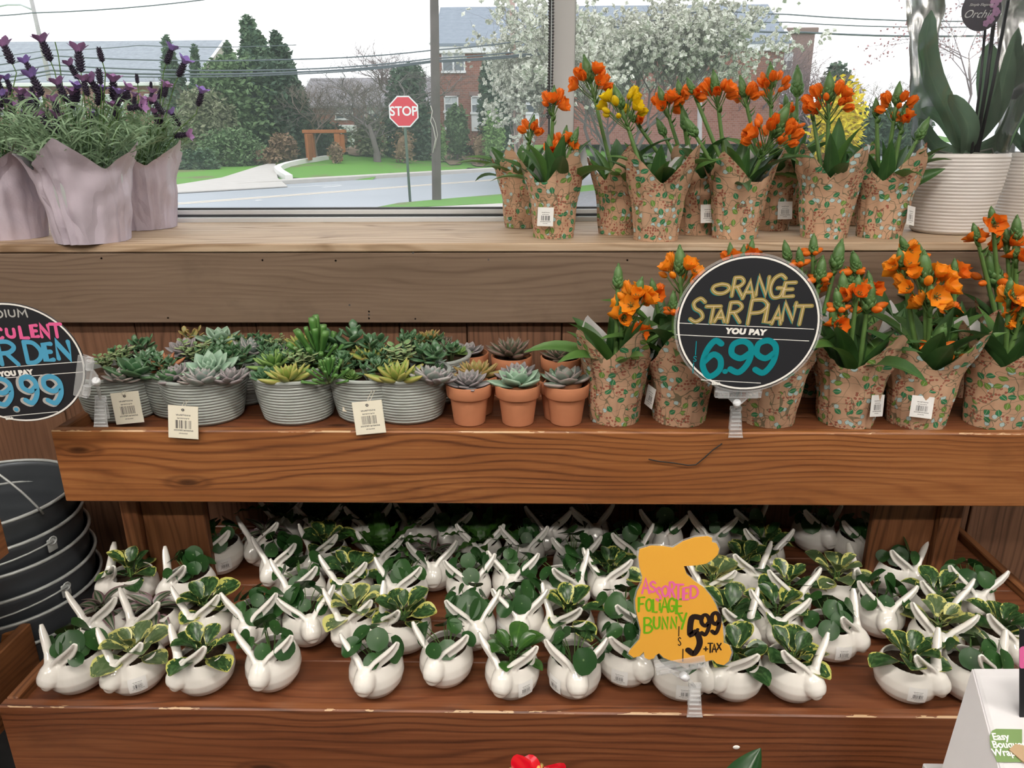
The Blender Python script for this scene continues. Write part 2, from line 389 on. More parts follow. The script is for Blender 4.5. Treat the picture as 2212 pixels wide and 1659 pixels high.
# retaining wall, white curved
rw = MB(); P = [W(x, y, Y) for x, y, Y in ((624,378,27.6),(604,366,29.5),(599,360,31),(606,355,33),(622,350,34.5),(650,344,36),(705,336,38))]
for a, b_ in zip(P, P[1:]):
    n_ = Vector((-(b_-a).y, (b_-a).x, 0)).normalized()*.13; dn = Vector((0,0,-.75)); q = [a-n_, b_-n_, b_+n_, a+n_]
    rw.add([p_+dn for p_ in q]+q, [(0,3,2,1),(4,5,6,7),(0,1,5,4),(1,2,6,5),(2,3,7,6),(3,0,4,7)])
tag(ob('garden_wall', rw.mesh('garden_wall', plain('white_render', (.72,.71,.68), .7), False)), 'low white curved garden wall at the end of the driveway', 'edging')
# bare soil patches on the bank, proud of the turf
sp = MB()
for (px, py, rx, ry, sd) in ((985,324,3.2,3.6,1),(1065,352,3.0,2.0,2),(790,322,3.2,2.2,3)):
    for Yc_ in [27 + k*.15 for k in range(120)]:
        p = W(px, py, Yc_)
        if p.z <= th(p.x, p.y): break
    c_ = (p.x, p.y); rg = random.Random(sd); n = 22; vs = [(c_[0], c_[1], th(*c_)+.05)]
    for k in range(n):
        a_ = 2*pi*k/n; f_ = rg.uniform(.65,1.1); x, y = c_[0]+rx*f_*cos(a_)*.5, c_[1]+ry*f_*sin(a_)*1.6; vs.append((x, y, th(x, y)+.03))
    sp.add(vs, [(0, k+1, (k+1)%n+1) for k in range(n)])
o = ob('bare_soil', sp.mesh('bare_soil', plain('bare_brown_soil', (.22,.16,.11), .95, .2, .4, 2), False)); o['kind'] = 'structure'; o['label'] = 'bare brown soil patches on the lawn bank'
# ------------------------------------------------------------------ buildings
def brickm(name, c1, c2, mort, sc=1.0):
    t = MT(name, .9, .2); n = t.nt.nodes.new('ShaderNodeTexBrick'); x, y, z = t.xyz(t.obj()); t.put(n.inputs['Vector'], t.vec(x+y, z, 0.0)); n.inputs['Scale'].default_value = 2.2*sc
    for k, c in (('Color1', c1), ('Color2', c2), ('Mortar', mort)): n.inputs[k].default_value = (*c, 1)
    n.inputs['Mortar Size'].default_value = .015; c = S(t.nt, n.outputs[0]); t.color(t.mix(t.noise(t.obj(), 1.2, 4)*.5, c, c1)); return t.m
BRK = brickm('red_brick', (.235,.095,.07), (.32,.145,.11), (.36,.28,.25)); BRK2 = brickm('brown_brick', (.24,.15,.135), (.31,.20,.185), (.34,.29,.28), 2.2)
def roofm(name, c1, c2):
    t = MT(name, .8, .4); x, y, z = t.xyz(t.obj()); n = t.noise(t.vec(x*2.5, z*9.0, 0.0), 1.0, 4, .7); r_ = ((z*18.0).sin()*.5+.5).pow(4.0)*.3
    t.color(t.mix((n*1.2-.1+r_*.2), c1, c2)); return t.m
SLATE = roofm('grey_slate_roof', (.17,.20,.25), (.30,.34,.40)); SLATE2 = roofm('worn_grey_roof', (.17,.19,.22), (.40,.44,.49)); SLATE3 = roofm('brown_grey_roof', (.20,.185,.20), (.30,.285,.305))
WTRIM = plain('white_trim', (.78,.78,.78), .5); PANEG = plain('dark_window_glass', (.10,.12,.14), .08, .8); BLIND = plain('window_blind', (.55,.58,.60), .6); SIDING = plain('cream_siding', (.52,.48,.42), .8)
def window(parent, x0, x1, z0, z1, y, mull=1, panel=0.0, o=(0,0,0)):
    """sash window proud of the wall; x/z in parent space"""
    f = MB(); t = .07
    f.bbox((x0,-.06,z0),(x0+t,.02,z1),.005); f.bbox((x1-t,-.06,z0),(x1,.02,z1),.005); f.bbox((x0,-.06,z1-t),(x1,.02,z1),.005); f.bbox((x0-.05,-.10,z0-.06),(x1+.05,.02,z0+t),.005)
    for k in range(1, mull+1): xm = x0+(x1-x0)*k/(mull+1); f.bbox((xm-.05,-.06,z0),(xm+.05,.02,z1),.005)
    zm = (z0+z1)/2; f.bbox((x0,-.05,zm-.025),(x1,.02,zm+.025),.005)
    for k in range(mull+1):
        xa = x0+(x1-x0)*k/(mull+1); xb = x0+(x1-x0)*(k+1)/(mull+1); xc = (xa+xb)/2
        f.box((xc-.012,-.04,zm),(xc+.012,.0,z1))
    w = ob('window', f.mesh('window', WTRIM, False), parent, (0,y,0))
    ob('pane', MB().box((x0+.03,-.012,z0+.03),(x1-.03,-.004,zm)).mesh('pane', PANEG, False), w); ob('pane', MB().box((x0+.03,-.012,zm),(x1-.03,-.004,z1-.03)).mesh('pane', BLIND, False), w)
    if panel: ob('window_panel', MB().bbox((x0,-.04,z0-panel),(x1,.01,z0-.05),.01).mesh('window_panel', WTRIM, False), w)
def gable(parent, x0, x1, y0, y1, ze, zr, m, ov=.35, side=None, th_=.15):
    """roof with its ridge along X"""
    ym = (y0+y1)/2; v = [(x0-ov,y0-ov,ze),(x1+ov,y0-ov,ze),(x1+ov,ym,zr),(x0-ov,ym,zr),(x0-ov,y1+ov,ze),(x1+ov,y1+ov,ze)]
    v += [(a, b, c-th_) for a, b, c in v]
    ob('roof', MB().add(v, [(0,1,2,3),(3,2,5,4),(6,9,8,7),(9,10,11,8),(0,6,7,1),(4,5,11,10),(0,3,9,6),(3,4,10,9),(1,7,8,2),(2,8,11,5)]).mesh('roof', m, False), parent)
    for xx, s in ((x0, -1), (x1, 1)):
        ob('gable_end', MB().add([(xx,y0,ze-.1),(xx,y1,ze-.1),(xx,ym,zr-.2),(xx-.1*s,y0,ze-.1),(xx-.1*s,y1,ze-.1),(xx-.1*s,ym,zr-.2)], [(0,1,2),(5,4,3),(0,2,5,3),(1,4,5,2)]).mesh('gable_end', side or m, False), parent)
        f_ = MB()
        for yy, in ((y0-ov,), (y1+ov,)): f_.tube([(xx+s*ov, yy, ze-.02),(xx+s*ov, ym, zr-.02)], .11, 4)
        ob('barge_board', f_.mesh('barge_board', WTRIM, False), parent)
# brick house right of the pole
Yh = 44.0; a = W(948, 290, Yh); ze = W(948, 97, Yh).z; g0 = a.z-.6; W_ = 19.0; Dp = 9.0
h = thing('brick_house', 'two-storey red brick house with grey slate roof behind the utility pole', 'house', (a.x, Yh, g0)); hz = g0
ob('wall', MB().box((0,0,0),(W_,Dp,ze-hz)).mesh('wall', BRK, False), h)
rz0 = W(1000, 15, Yh+Dp/2).z-hz; gable(h, 0, W_, 0, Dp, ze-hz+.05, rz0, SLATE, .25, BRK)
ob('cornice', MB().bbox((-.15,-.22,ze-hz-.45),(W_+.15,.02,ze-hz+.02),.03).mesh('cornice', WTRIM, False), h)
HX = lambda px, py: W(px, py, Yh) - Vector((a.x, Yh, hz))
for (p0_, p1_, m, pn) in (((955,156),(1004,109),1,0),((1050,143),(1084,103),0,0),((960,242),(990,207),0,.95),((1018,245),(1047,207),0,.95),((1135,145),(1165,103),0,0),((1135,245),(1165,207),0,.95),((1240,145),(1275,103),1,0)):
    l, u_ = HX(*p0_), HX(*p1_); window(h, l.x, u_.x, l.z, u_.z, -.01, m, pn)
    ob('lintel', MB().bbox((l.x-.1,-.03,u_.z+.02),(u_.x+.1,.01,u_.z+.22),.01).mesh('lintel', BRK2, False), h)
# long grey-roofed building at left
Yl = 50.0; a = W(-140, 330, Yl); xr = W(415, 180, Yl).x; el = W(200, 178, Yl).z; hz = a.z-1
h2 = thing('long_building', 'long low building with weathered grey roof and cream gable, far left', 'house', (a.x, Yl, hz)); L2 = xr-a.x; D2 = 11
ob('wall', MB().box((0,0,0),(L2,D2,el-hz)).mesh('wall', BRK, False), h2); gable(h2, 0, L2, 0, D2, el-hz+.05, W(300, 88, Yl+D2/2).z-hz, SLATE2, .3, SIDING)
ob('gutter', MB().bbox((-.3,-.45,el-hz-.25),(L2+.3,-.28,el-hz-.02),.03).mesh('gutter', WTRIM, False), h2)
for k in range(7):
    x = 1.5+k*2.6
    if x+1.2 < L2: window(h2, x, x+1.2, el-hz-2.0, el-hz-.7, -.01, 0)
# middle house behind the bare tree
Ym = 58.0; a = W(655, 325, Ym); xr = W(935, 325, Ym).x; em = W(800, 228, Ym).z; hz = a.z-1
h3 = thing('brick_house', 'distant brick house with white portico behind the spreading bare tree', 'house', (a.x, Ym, hz)); L3 = xr-a.x
ob('wall', MB().box((0,0,0),(L3,9,em-hz)).mesh('wall', BRK, False), h3); gable(h3, 0, L3, 0, 9, em-hz, W(800, 168, Ym+4.5).z-hz, SLATE3, .3, BRK)
H3 = lambda px, py: W(px, py, Ym) - Vector((a.x, Ym, hz))
for p0_, p1_, m in (((725,258),(762,232),1),((788,258),(822,232),1),((850,258),(880,232),1),((835,310),(850,287),0),((690,310),(712,285),0)):
    l, u_ = H3(*p0_), H3(*p1_); window(h3, l.x, u_.x, l.z, u_.z, -.01, m)
l, u_ = H3(744,320), H3(772,278); pc = MB(); pc.bbox((l.x,-1.2,u_.z-.25),(u_.x,0,u_.z+.25),.04)
for xx in (l.x+.05, u_.x-.25): pc.bbox((xx,-1.1,l.z),(xx+.2,-.9,u_.z-.2),.02)
ob('portico', pc.mesh('portico', WTRIM, False), h3); ob('door', MB().bbox((l.x+.3,-.06,l.z),(u_.x-.3,0,u_.z-.3),.01).mesh('door', WTRIM, False), h3)
# flat brown brick building at right
Yr = 66.0; a = W(1225, 300, Yr); xr = W(1735, 300, Yr).x; tr = W(1500, 72, Yr).z; hz = a.z-2
h4 = thing('brick_building', 'large flat-roofed brown brick building behind the blossom tree', 'building', (a.x, Yr, hz)); L4 = xr-a.x
ob('wall', MB().box((0,0,0),(L4,12,tr-hz)).mesh('wall', BRK2, False), h4); ob('parapet', MB().bbox((-.2,-.2,tr-hz-.1),(L4+.2,12,tr-hz+.35),.05).mesh('parapet', plain('brown_parapet', (.25,.17,.15), .8), False), h4)
x2 = W(1650, 50, Yr).x-a.x; ob('penthouse', MB().bbox((x2-5,2,tr-hz),(x2+1,9,W(1600,48,Yr).z-hz+.2),.05).mesh('penthouse', BRK2, False), h4)
H4 = lambda px, py: W(px, py, Yr) - Vector((a.x, Yr, hz))
for row in ((150,112),(225,185)):
    for px in range(1250, 1720, 62):
        l, u_ = H4(px, row[0]), H4(px+30, row[1]); window(h4, l.x, u_.x, l.z, u_.z, -.01, 1)
# pergola
Yp_ = 37.0; a = W(690, 334, Yp_); pg = thing('garden_arbour', 'orange-brown timber garden arbour at the top of the driveway', 'arbour', (a.x, Yp_, a.z)); CED = plain('cedar_timber', (.33,.115,.04), .8, .3, .25, 6)
PX = lambda px, py: W(px, py, Yp_) - a
for x0_, x1_ in ((663,677),(726,735)): 
    l, u_ = PX(x0_, 338), PX(x1_, 288); ob('post', MB().bbox((l.x,-.15,l.z-.3),(l.x+(u_.x-l.x),.15,u_.z),.02).mesh('post', CED, False), pg)
l, u_ = PX(655,288), PX(746,280); ob('beam', MB().bbox((l.x,-.2,l.z),(u_.x,.2,u_.z),.02).mesh('beam', CED, False), pg)
l, u_ = PX(676,336), PX(684,290); ob('side_screen', MB().bbox((l.x,-.9,l.z-.2),(l.x+.06,.2,u_.z),.01).mesh('side_screen', CED, False), pg)
l, u_ = PX(735,320), PX(743,290); ob('side_screen', MB().bbox((l.x,-.1,l.z-.2),(u_.x,.1,u_.z),.01).mesh('side_screen', CED, False), pg)
# ------------------------------------------------------------------ stop sign, poles, wires
st_y = G(886, 436, GZ); Yst = st_y.y; s0 = W(872, 241, Yst); rS = 33/F*((s0-CAM).dot(fwd))
so = thing('stop_sign', 'red octagonal stop sign on a slim green post at the roadside', 'sign', (st_y.x, Yst, GZ))
c = s0 - so.location
octp = lambda R: [(R*cos(pi/8+k*pi/4), R*sin(pi/8+k*pi/4)) for k in range(8)]
ob('sign_border', MB().prism(octp(rS*1.04), -.006, 0).mesh('sign_border', WTRIM, False), so, c); ob('sign_face', MB().prism(octp(rS*.95), -.012, -.006).mesh('sign_face', plain('stop_red', (.62,.02,.045), .45), False), so, c)
text('STOP', rS*.80, WTRIM, so, c+Vector((0,-.016,0)), (pi/2,0,0), .006, sx=.95)
ob('post', MB().tube([(0,.03,-.2), c*.5+Vector((0,.03,0)), c+Vector((.0,.03,.2))], .035, 6).mesh('post', plain('green_post', (.06,.10,.07), .6)), so)
PW = plain('weathered_pole', (.11,.09,.085), .9, .2, .35, 3); PWL = plain('pale_pole', (.42,.40,.40), .9, .2, .2, 3); PWB = plain('brown_pole', (.38,.27,.24), .9, .2, .2, 3)
def pole(pxb, pyb, pxt, pyt, Y, wpx, m, lab, arm=None):
    b_ = W(pxb, pyb, Y); t_ = W(pxt, pyt, Y); o = thing('utility_pole', lab, 'pole', b_); r_ = wpx/2/F*((b_-CAM).dot(fwd)); d = t_-b_
    ob('pole_shaft', MB().tube([d*-.03, (0,0,0), d*.5, d*1.15], [r_*1.05, r_, r_*.95, r_*.85], 14).mesh('pole_shaft', m), o); return o, b_
Ypole = G(943, 433, GZ).y
p1, b1_ = pole(943.5, 433, 938, 0, Ypole, 20, PW, 'dark wooden utility pole at the near roadside beside the brick house')
iv = MB(); rgv = random.Random(3); P = [W(x, y, Ypole-.15)-b1_ for x, y in ((935,330),(941,300),(936,275),(930,262),(934,240),(930,228))]; iv.tube(P, .012, 5); iv.tube([p_+Vector((.05,0,.1)) for p_ in P[:4]], .008, 5); ob('dead_vine', iv.mesh('dead_vine', plain('pale_vine', (.5,.46,.40), .9)), p1)
p2, b2_ = pole(106, 170, 68, 0, 42, 9, PWL, 'leaning grey utility pole with street lamp arm behind the lavender')
la = MB().tube([W(72,22,42)-b2_, W(45,10,42)-b2_, W(15,10,42)-b2_, W(-5,14,42)-b2_], .05, 6); ob('lamp_arm', la.mesh('lamp_arm', plain('pale_metal', (.6,.62,.65), .5)), p2)
p3, _b = pole(1118, 345, 1106, 0, 29, 13, PWB, 'brownish utility pole behind the white blossoms left of the mullion')
p4_, _b = pole(1511, 320, 1513, 0, 40, 10, PWL, 'slim pale utility pole right of the blossom tree')
WM = plain('cable_grey', (.10,.12,.14), .6)
def wire(pts, Y, r_, lab):
    P = [W(x, y, Y) for x, y in pts]; Q = []
    for i, (a_, b_) in enumerate(zip(P, P[1:])):
        for k in range(6): t = k/6; Q.append(a_.lerp(b_, t) - Vector((0,0,.35*4*t*(1-t)*((b_-a_).length/30))))
    Q.append(P[-1]); c0 = Q[0]; tag(ob('power_line', MB().tube([q-c0 for q in Q], r_, 4, False).mesh('power_line', WM), None, c0), lab, 'cable', 'overhead cables')
wire([(-40,35),(68,28),(460,-3)], 32, .022, 'single overhead cable crossing the upper left corner')
wire([(-40,145),(106,120),(640,128),(938,108),(1180,80),(1512,24)], 26, .020, 'highest overhead cable of the long bundle')
wire([(-40,160),(110,140),(640,150),(938,126),(1180,104),(1512,45)], 26, .022, 'second overhead cable of the long bundle')
wire([(-40,172),(110,152),(640,156),(938,131),(1180,112),(1512,62)], 26.3, .030, 'third overhead cable of the long bundle, thicker')
wire([(-40,182),(110,160),(640,160),(938,134),(1180,116),(1512,66)], 26.6, .020, 'lowest overhead cable of the long bundle')
wire([(-40,124),(106,108),(300,98),(640,97)], 34, .016, 'thin overhead cable against the long roof')
wire([(1512,18),(1700,31),(2200,45)], 40, .030, 'highest cable right of the pale pole')
wire([(1512,42),(1700,48),(2200,56)], 40, .026, 'middle cable right of the pale pole')
wire([(1440,60),(1512,60),(1740,70),(2200,75)], 40, .045, 'double cable right of the pale pole, lowest')
# ------------------------------------------------------------------ trees and shrubs
def leafy(name, c1, c2, sc=3): 
    t = MT(name, .85, .2); t.color(t.mix(t.noise(t.obj(), sc, 4, .6).smooth(.3,.7), c1, c2)); return t.m
M_CON = leafy('conifer_green', (.055,.10,.070), (.14,.21,.115)); M_CON2 = leafy('conifer_dark', (.045,.08,.06), (.10,.15,.09)); M_SHR = leafy('shrub_green', (.09,.15,.07), (.17,.25,.12)); M_BRN = leafy('brown_shrub', (.20,.13,.085), (.32,.22,.14))
M_BARK = plain('grey_bark', (.17,.145,.14), .9, .2, .2, 5); M_BARKP = plain('mauve_twigs', (.27,.20,.215), .9, .2, .2, 5); M_BARKB = plain('brown_twigs', (.24,.19,.165), .9, .2, .2, 5); M_BLOS = leafy('white_blossom', (.52,.52,.44), (.80,.80,.72), 8); M_FOR = leafy('forsythia_yellow', (.70,.52,.02), (.85,.68,.05)); M_LIME = leafy('clipped_shrub_green', (.14,.24,.08), (.22,.34,.12)); M_OLV = leafy('olive_foliage', (.15,.17,.10), (.26,.27,.17))
def leaves_cloud(mb, blobs, n, s, rg, flatz=.6, fuzz=1.36):
    tot = sum(b_[3]*b_[4]*b_[5] for b_ in blobs)**.0001
    ws = [(b_[3]*b_[5])**1.0 for b_ in blobs]; W_s = sum(ws)
    for b_, w in zip(blobs, ws):
        for k in range(int(n*w/W_s)):
            u = rg.uniform(-1,1); a_ = rg.uniform(0,2*pi); q = sqrt(1-u*u); rr = rg.uniform(.74,fuzz)
            p = Vector((b_[0]+b_[3]*q*cos(a_)*rr, b_[1]+b_[4]*q*sin(a_)*rr, b_[2]+b_[5]*u*rr))
            d = Vector((rg.uniform(-1,1), rg.uniform(-1,1), rg.uniform(-flatz,flatz))).normalized()*s*rg.uniform(.6,1.4); e = d.cross(Vector((rg.uniform(-1,1), rg.uniform(-1,1), rg.uniform(-1,1)))).normalized()*s*.5*rg.uniform(.6,1.3)
            n0 = len(mb.v); mb.v += [tuple(p-d), tuple(p-e), tuple(p+d), tuple(p+e)]; mb.f.append([n0,n0+1,n0+2,n0+3])
def base_at(px, pyb, Y): return W(px, pyb, Y)
def bush(name, cat, lab, px0, px1, pyt, pyb, Y, m, seed, n=1600, s=.16, shape='blob', grp=None, trunk=True):
    rg = random.Random(seed); a_ = W(px0, pyb, Y); b_ = W(px1, pyb, Y); t_ = W((px0+px1)/2, pyt, Y); cx = (a_.x+b_.x)/2; w = (b_.x-a_.x)/2; a_.z = min(a_.z, th(cx, Y)); H = t_.z-a_.z
    o = thing(name, lab, cat, (cx, Y, a_.z), 0, grp); mb = MB()
    if shape == 'cone': bl = [(rg.uniform(-.08,.08)*w, 0, H*(.08+.90*k/9), w*(1-k/10.5)*1.0, w*(1-k/10.5)*.9, H*.09) for k in range(10)]
    elif shape == 'column': bl = [(rg.uniform(-.1,.1)*w, 0, H*(.08+.84*k/7), w*(.92-.35*(k/7)**2), w*.8, H*.12) for k in range(8)]
    elif shape == 'box': bl = [(-w+2*w*(k+.5)/6, 0, H*.5, w/4.6, w*.25, H*.5) for k in range(6)]
    else: bl = [(0,0,H*.5,w,w*.8,H*.5)] + [(rg.uniform(-.6,.6)*w, rg.uniform(-.4,.1)*w, H*rg.uniform(.25,.75), w*.45, w*.4, H*.28) for k in range(6)]
    leaves_cloud(mb, bl, n, s, rg)
    for (x, y, z, rx, ry, rz_) in bl: mb.ell((x,y,z), (rx*.70, ry*.70, rz_*.78), 9, 6)
    f = ob('foliage', mb.mesh('foliage', m, False), o); f['kind'] = 'stuff'
    if trunk: ob('trunk', MB().tube([(0,0,-.3),(0,0,H*.5)], [w*.10+.03, w*.06+.02], 7).mesh('trunk', M_BARK), o)
    return o
def branchy(name, lab, px, pyb, pyt, Y, m, seed, spread=.9, trunk_h=.2, r0=.12, depth=6, nb=3, up=.25, blossom=None, nbl=0, stems_=1, width=None, bs=.12, cat='tree', grp=None, asym=0.0):
    rg = random.Random(seed); b_ = W(px, pyb, Y); b_.z = min(b_.z, th(b_.x, Y)); H = W(px, pyt, Y).z - b_.z; o = thing(name, lab, cat, b_, 0, grp); mb = MB(); tips = []
    def grow(p, d, L, r_, k):
        q = p + d*L*.5 + Vector((rg.uniform(-1,1), rg.uniform(-1,1), rg.uniform(-.3,.6)))*L*.06; e = q + (d+Vector((rg.uniform(-.2,.2), rg.uniform(-.2,.2), up*.3))).normalized()*L*.5
        mb.tube([p, q, e], [r_, r_*.85, r_*.7], 5 if k > 3 else 3, False)
        if k <= 2: tips.append((q, e))
        if k == 0: return
        for j in range(nb if k > 1 else 2+nb//2):
            a_ = rg.uniform(0, 2*pi); sp = spread*rg.uniform(.6,1.2); pr_ = d.orthogonal().normalized(); pr2 = d.cross(pr_)
            nd_ = (d + (pr_*cos(a_)+pr2*sin(a_))*sp + Vector((asym,0,up))).normalized(); s0_ = rg.uniform(.35,1) if j else 1
            grow(p.lerp(q, .2+.8*s0_) if s0_ < .6 else q.lerp(e, s0_), nd_, L*rg.uniform(.66,.88), r_*.62, k-1)
    tot = H/(1+.72+.52+.38+.27+.2)*1.25
    for s_ in range(stems_):
        a_ = 6.28*s_/max(1,stems_)+.4; d0 = Vector((cos(a_)*.35*(stems_ > 1), sin(a_)*.35*(stems_ > 1), 1)).normalized()
        mb.tube([(0,0,-.3), d0*H*trunk_h], [r0*1.2, r0], 8, False); grow(Vector(d0*H*trunk_h), d0, tot, r0*.9, depth)
    zmx = max(v[2] for v in mb.v); xs2 = sorted(abs(v[0]) for v in mb.v); wx = xs2[int(len(xs2)*.98)]
    sz = H/zmx; sx = (width/wx) if width else sz
    mb.v = [(x*sx, y*sx, z*sz if z > 0 else z) for x, y, z in mb.v]
    ob('branches', mb.mesh('branches', m), o)['kind'] = 'stuff'
    if blossom:
        bb = MB()
        for k in range(nbl):
            q, e = rg.choice(tips); p = q.lerp(e, rg.random()); p = Vector((p.x*sx, p.y*sx, p.z*sz)) + Vector((rg.gauss(0,.07), rg.gauss(0,.07), rg.gauss(0,.07)))
            for j in range(3):
                d = Vector((rg.uniform(-1,1), rg.uniform(-1,1), rg.uniform(-1,1))).normalized()*bs*rg.uniform(.5,1); e2 = d.cross(Vector((rg.uniform(-1,1), rg.uniform(-1,1), rg.uniform(-1,1)))).normalized()*bs*.6
                n0 = len(bb.v); bb.v += [tuple(p-d), tuple(p-e2), tuple(p+d), tuple(p+e2)]; bb.f.append([n0,n0+1,n0+2,n0+3])
        ob('blossoms', bb.mesh('blossoms', blossom, False), o)['kind'] = 'stuff'
    return o
# conifers left to right
bush('conifer', 'tree', 'slim conifer in front of the cream gable, leftmost of the evergreens', 350,440,98,330,46,M_CON,61,8000,.17,'cone')
bush('conifer', 'tree', 'conifer peak right below the gable apex', 420,475,118,335,44,M_CON,62,8000,.17,'cone')
bush('conifer', 'tree', 'short conifer between the gable and the tallest evergreen', 478,560,112,340,45,M_CON,63,8000,.17,'cone')
bush('conifer', 'tree', 'tallest evergreen with two ragged peaks', 488,655,60,345,42,M_CON,64,15000,.18,'cone')
bush('conifer', 'tree', 'second peak of the tall evergreen group, right', 560,690,92,345,43,M_CON2,65,12000,.18,'cone')
bush('conifer', 'tree', 'broad dark green evergreen in the middle of the shrub bank', 525,668,140,340,40,M_CON2,66,12000,.17,'column')
bush('conifer', 'tree', 'lower green evergreen to the left in the shrub bank', 455,600,150,350,39,M_SHR,67,11000,.16,'blob')
bush('shrub', 'shrub', 'hazy grey-green shrub above the clipped hedge', 400,510,210,350,37,M_OLV,68,6000,.13)
bush('shrub', 'shrub', 'low grey-green shrub mound beside the driveway', 450,560,285,368,35.5,M_SHR,69,4500,.11)
bush('hedge', 'hedge', 'dark clipped hedge at the left end of the far verge', 340,468,330,385,33,M_CON,70,3200,.12,'box')
bush('shrub', 'shrub', 'rust brown shrub at the foot of the evergreens', 545,600,322,352,36,M_BRN,71,900,.12)
bush('shrub', 'shrub', 'tawny upright shrub left of the timber arbour', 590,640,295,350,37.5,M_BRN,72,1300,.13)
bush('shrub', 'shrub', 'dark shrub right behind the timber arbour', 640,745,268,335,42,M_CON2,73,2200,.16)
bush('shrub', 'shrub', 'small brown shrub inside the arbour', 712,738,312,330,36,M_BRN,74,400,.10)
bush('shrub', 'shrub', 'mottled shrub left of the stop sign beside the bare tree trunk', 770,832,262,316,40,M_OLV,75,1500,.15)
bush('evergreen', 'tree', 'dark evergreen right behind the stop sign', 838,932,150,300,41,M_CON2,76,8000,.14,'column')
bush('shrub', 'shrub', 'low tan shrub below the stop sign evergreen', 850,895,285,305,38.5,M_BRN,77,500,.1)
bush('evergreen', 'tree', 'tall dark arborvitae against the brick house', 1035,1105,132,296,41,M_CON2,78,7000,.13,'column')
bush('shrub', 'shrub', 'rounded clipped light green shrub at the brick house', 1047,1087,250,304,39.5,M_LIME,79,1500,.11)
bush('shrub', 'shrub', 'leafy shrub under the lower brick house windows', 966,1008,238,292,41.5,M_SHR,80,1300,.14)
bush('shrub', 'shrub', 'low tan foundation planting at the brick house', 1015,1062,282,303,40.5,M_BRN,81,500,.09)
bush('shrub', 'shrub', 'small bright green shrub beside the dark utility pole', 948,962,279,300,40.5,M_LIME,82,400,.1)
bush('hedge', 'hedge', 'dark green hedge mass behind the forsythia', 1755,1830,150,300,58,M_CON2,83,2400,.3,'column')
bush('shrub', 'shrub', 'bright yellow forsythia behind the orange flowers', 1765,1858,192,262,44,M_FOR,84,2200,.2)
bush('hedge', 'hedge', 'long low dark hedge at the far end of the right lawn', 1690,1990,240,272,62,M_CON2,85,3600,.3,'box')
bush('shrub', 'shrub', 'dark green shrub line below the flat-roofed building', 1250,1700,235,285,60,M_CON2,86,3600,.35,'box')
# bare and flowering trees
branchy('bare_tree', 'spreading leafless tree with low limbs left of the stop sign', 813,312,120,38,M_BARK,91,1.0,.12,.13,7,3,.10,width=4.8)
branchy('bare_tree', 'fine brown leafless tree between the evergreens and the arbour', 680,322,150,40,M_BARKB,92,.7,.06,.10,7,3,.22,width=2.6)
branchy('bare_tree', 'twiggy brown thicket left of the evergreens', 420,345,150,38,M_BARKB,93,.55,.04,.05,6,3,.3,stems_=2,width=2.0)
branchy('bare_tree', 'mauve-tinted leafless tree behind the stop sign top', 870,300,78,50,M_BARKP,94,.75,.2,.18,7,3,.2,width=4.2)
branchy('bare_tree', 'leafless tree over the distant house roof', 790,300,160,52,M_BARKB,95,.8,.15,.12,6,3,.2,width=4.6)
branchy('magnolia', 'large white flowering tree behind the mullion', 1330,310,-60,26,M_BARK,96,.62,.10,.07,6,3,.35,M_BLOS,9500,5,4.2,.115)
branchy('magnolia', 'white flowering branches left of the mullion', 1135,330,60,28,M_BARK,97,.8,.2,.05,5,3,.2,M_BLOS,3600,3,1.8,.10)
branchy('bare_tree', 'purple-brown leafless tree right of the pale pole', 1630,285,50,46,M_BARKP,98,.7,.12,.14,6,3,.22,stems_=3,width=4.8)
branchy('bare_tree', 'second purple-brown leafless tree behind the tallest orange flowers', 1720,285,95,48,M_BARKP,99,.75,.12,.13,6,3,.2,stems_=2,width=3.6)
branchy('bare_tree', 'distant leafless tree left of the orchid', 1890,270,140,75,M_BARKB,100,.6,.25,.16,6,3,.25,width=4.8)
branchy('bare_tree', 'distant leafless tree nearest the orchid', 1955,270,150,78,M_BARKB,101,.6,.25,.16,6,3,.25,width=4.2)
branchy('bare_tree', 'smallest distant leafless tree above the forsythia', 1840,270,160,80,M_BARKB,102,.6,.25,.14,6,3,.25,width=3.6)
branchy('cherry_tree', 'pink budding twigs hanging in at the orchid sleeve', 2060,330,-80,20,M_BARKP,103,.8,.3,.06,5,3,.0,leafy('pink_bud',(.45,.22,.24),(.6,.35,.36)),500,1,2.2,.04)
# ------------------------------------------------------------------ room shell
XL, XR, YB = -3.2, 3.4, -4.2
def struct(name, lo, hi, m, b=0.0, label=None):
    me = MB().box(lo, hi).mesh(name, m, False); o = ob(name, me); o['kind'] = 'structure'
    if label: o['label'] = label
    return o
PAINT = plain('warm_white_paint', (.27,.255,.235), .7)
FLOORM = plain('sealed_concrete', (.12,.11,.10), .45, .5, .25, 6)
struct('floor', (XL,YB,-.1), (XR,2.2,0), FLOORM, label='grey sealed concrete shop floor')
struct('ceiling', (XL,YB,3.0), (XR,2.2,3.1), PAINT, label='painted shop ceiling')
struct('wall_left', (XL-.1,YB,-.1), (XL,2.2,3.1), PAINT)
struct('wall_right', (XR,YB,-.1), (XR+.1,2.2,3.1), PAINT)
struct('wall_behind', (XL-.1,YB-.1,-.1), (XR+.1,YB,3.1), PAINT)
YS, YP, YG = 1.58, 1.61, 2.045          # apron front, plank face, window plane
ZS = 1.6-.1346*YS                        # sill top
wb = MB(); wb.box((XL,YP+.02,0), (XR,2.10,ZS-.022)); wb.box((XL,2.02,2.75), (XR,2.14,3.0))
wall = ob('wall_back', wb.mesh('wall_back', PLANK, False)); tag(wall, 'window wall clad in brown vertical wood planks under the sill', kind='structure')
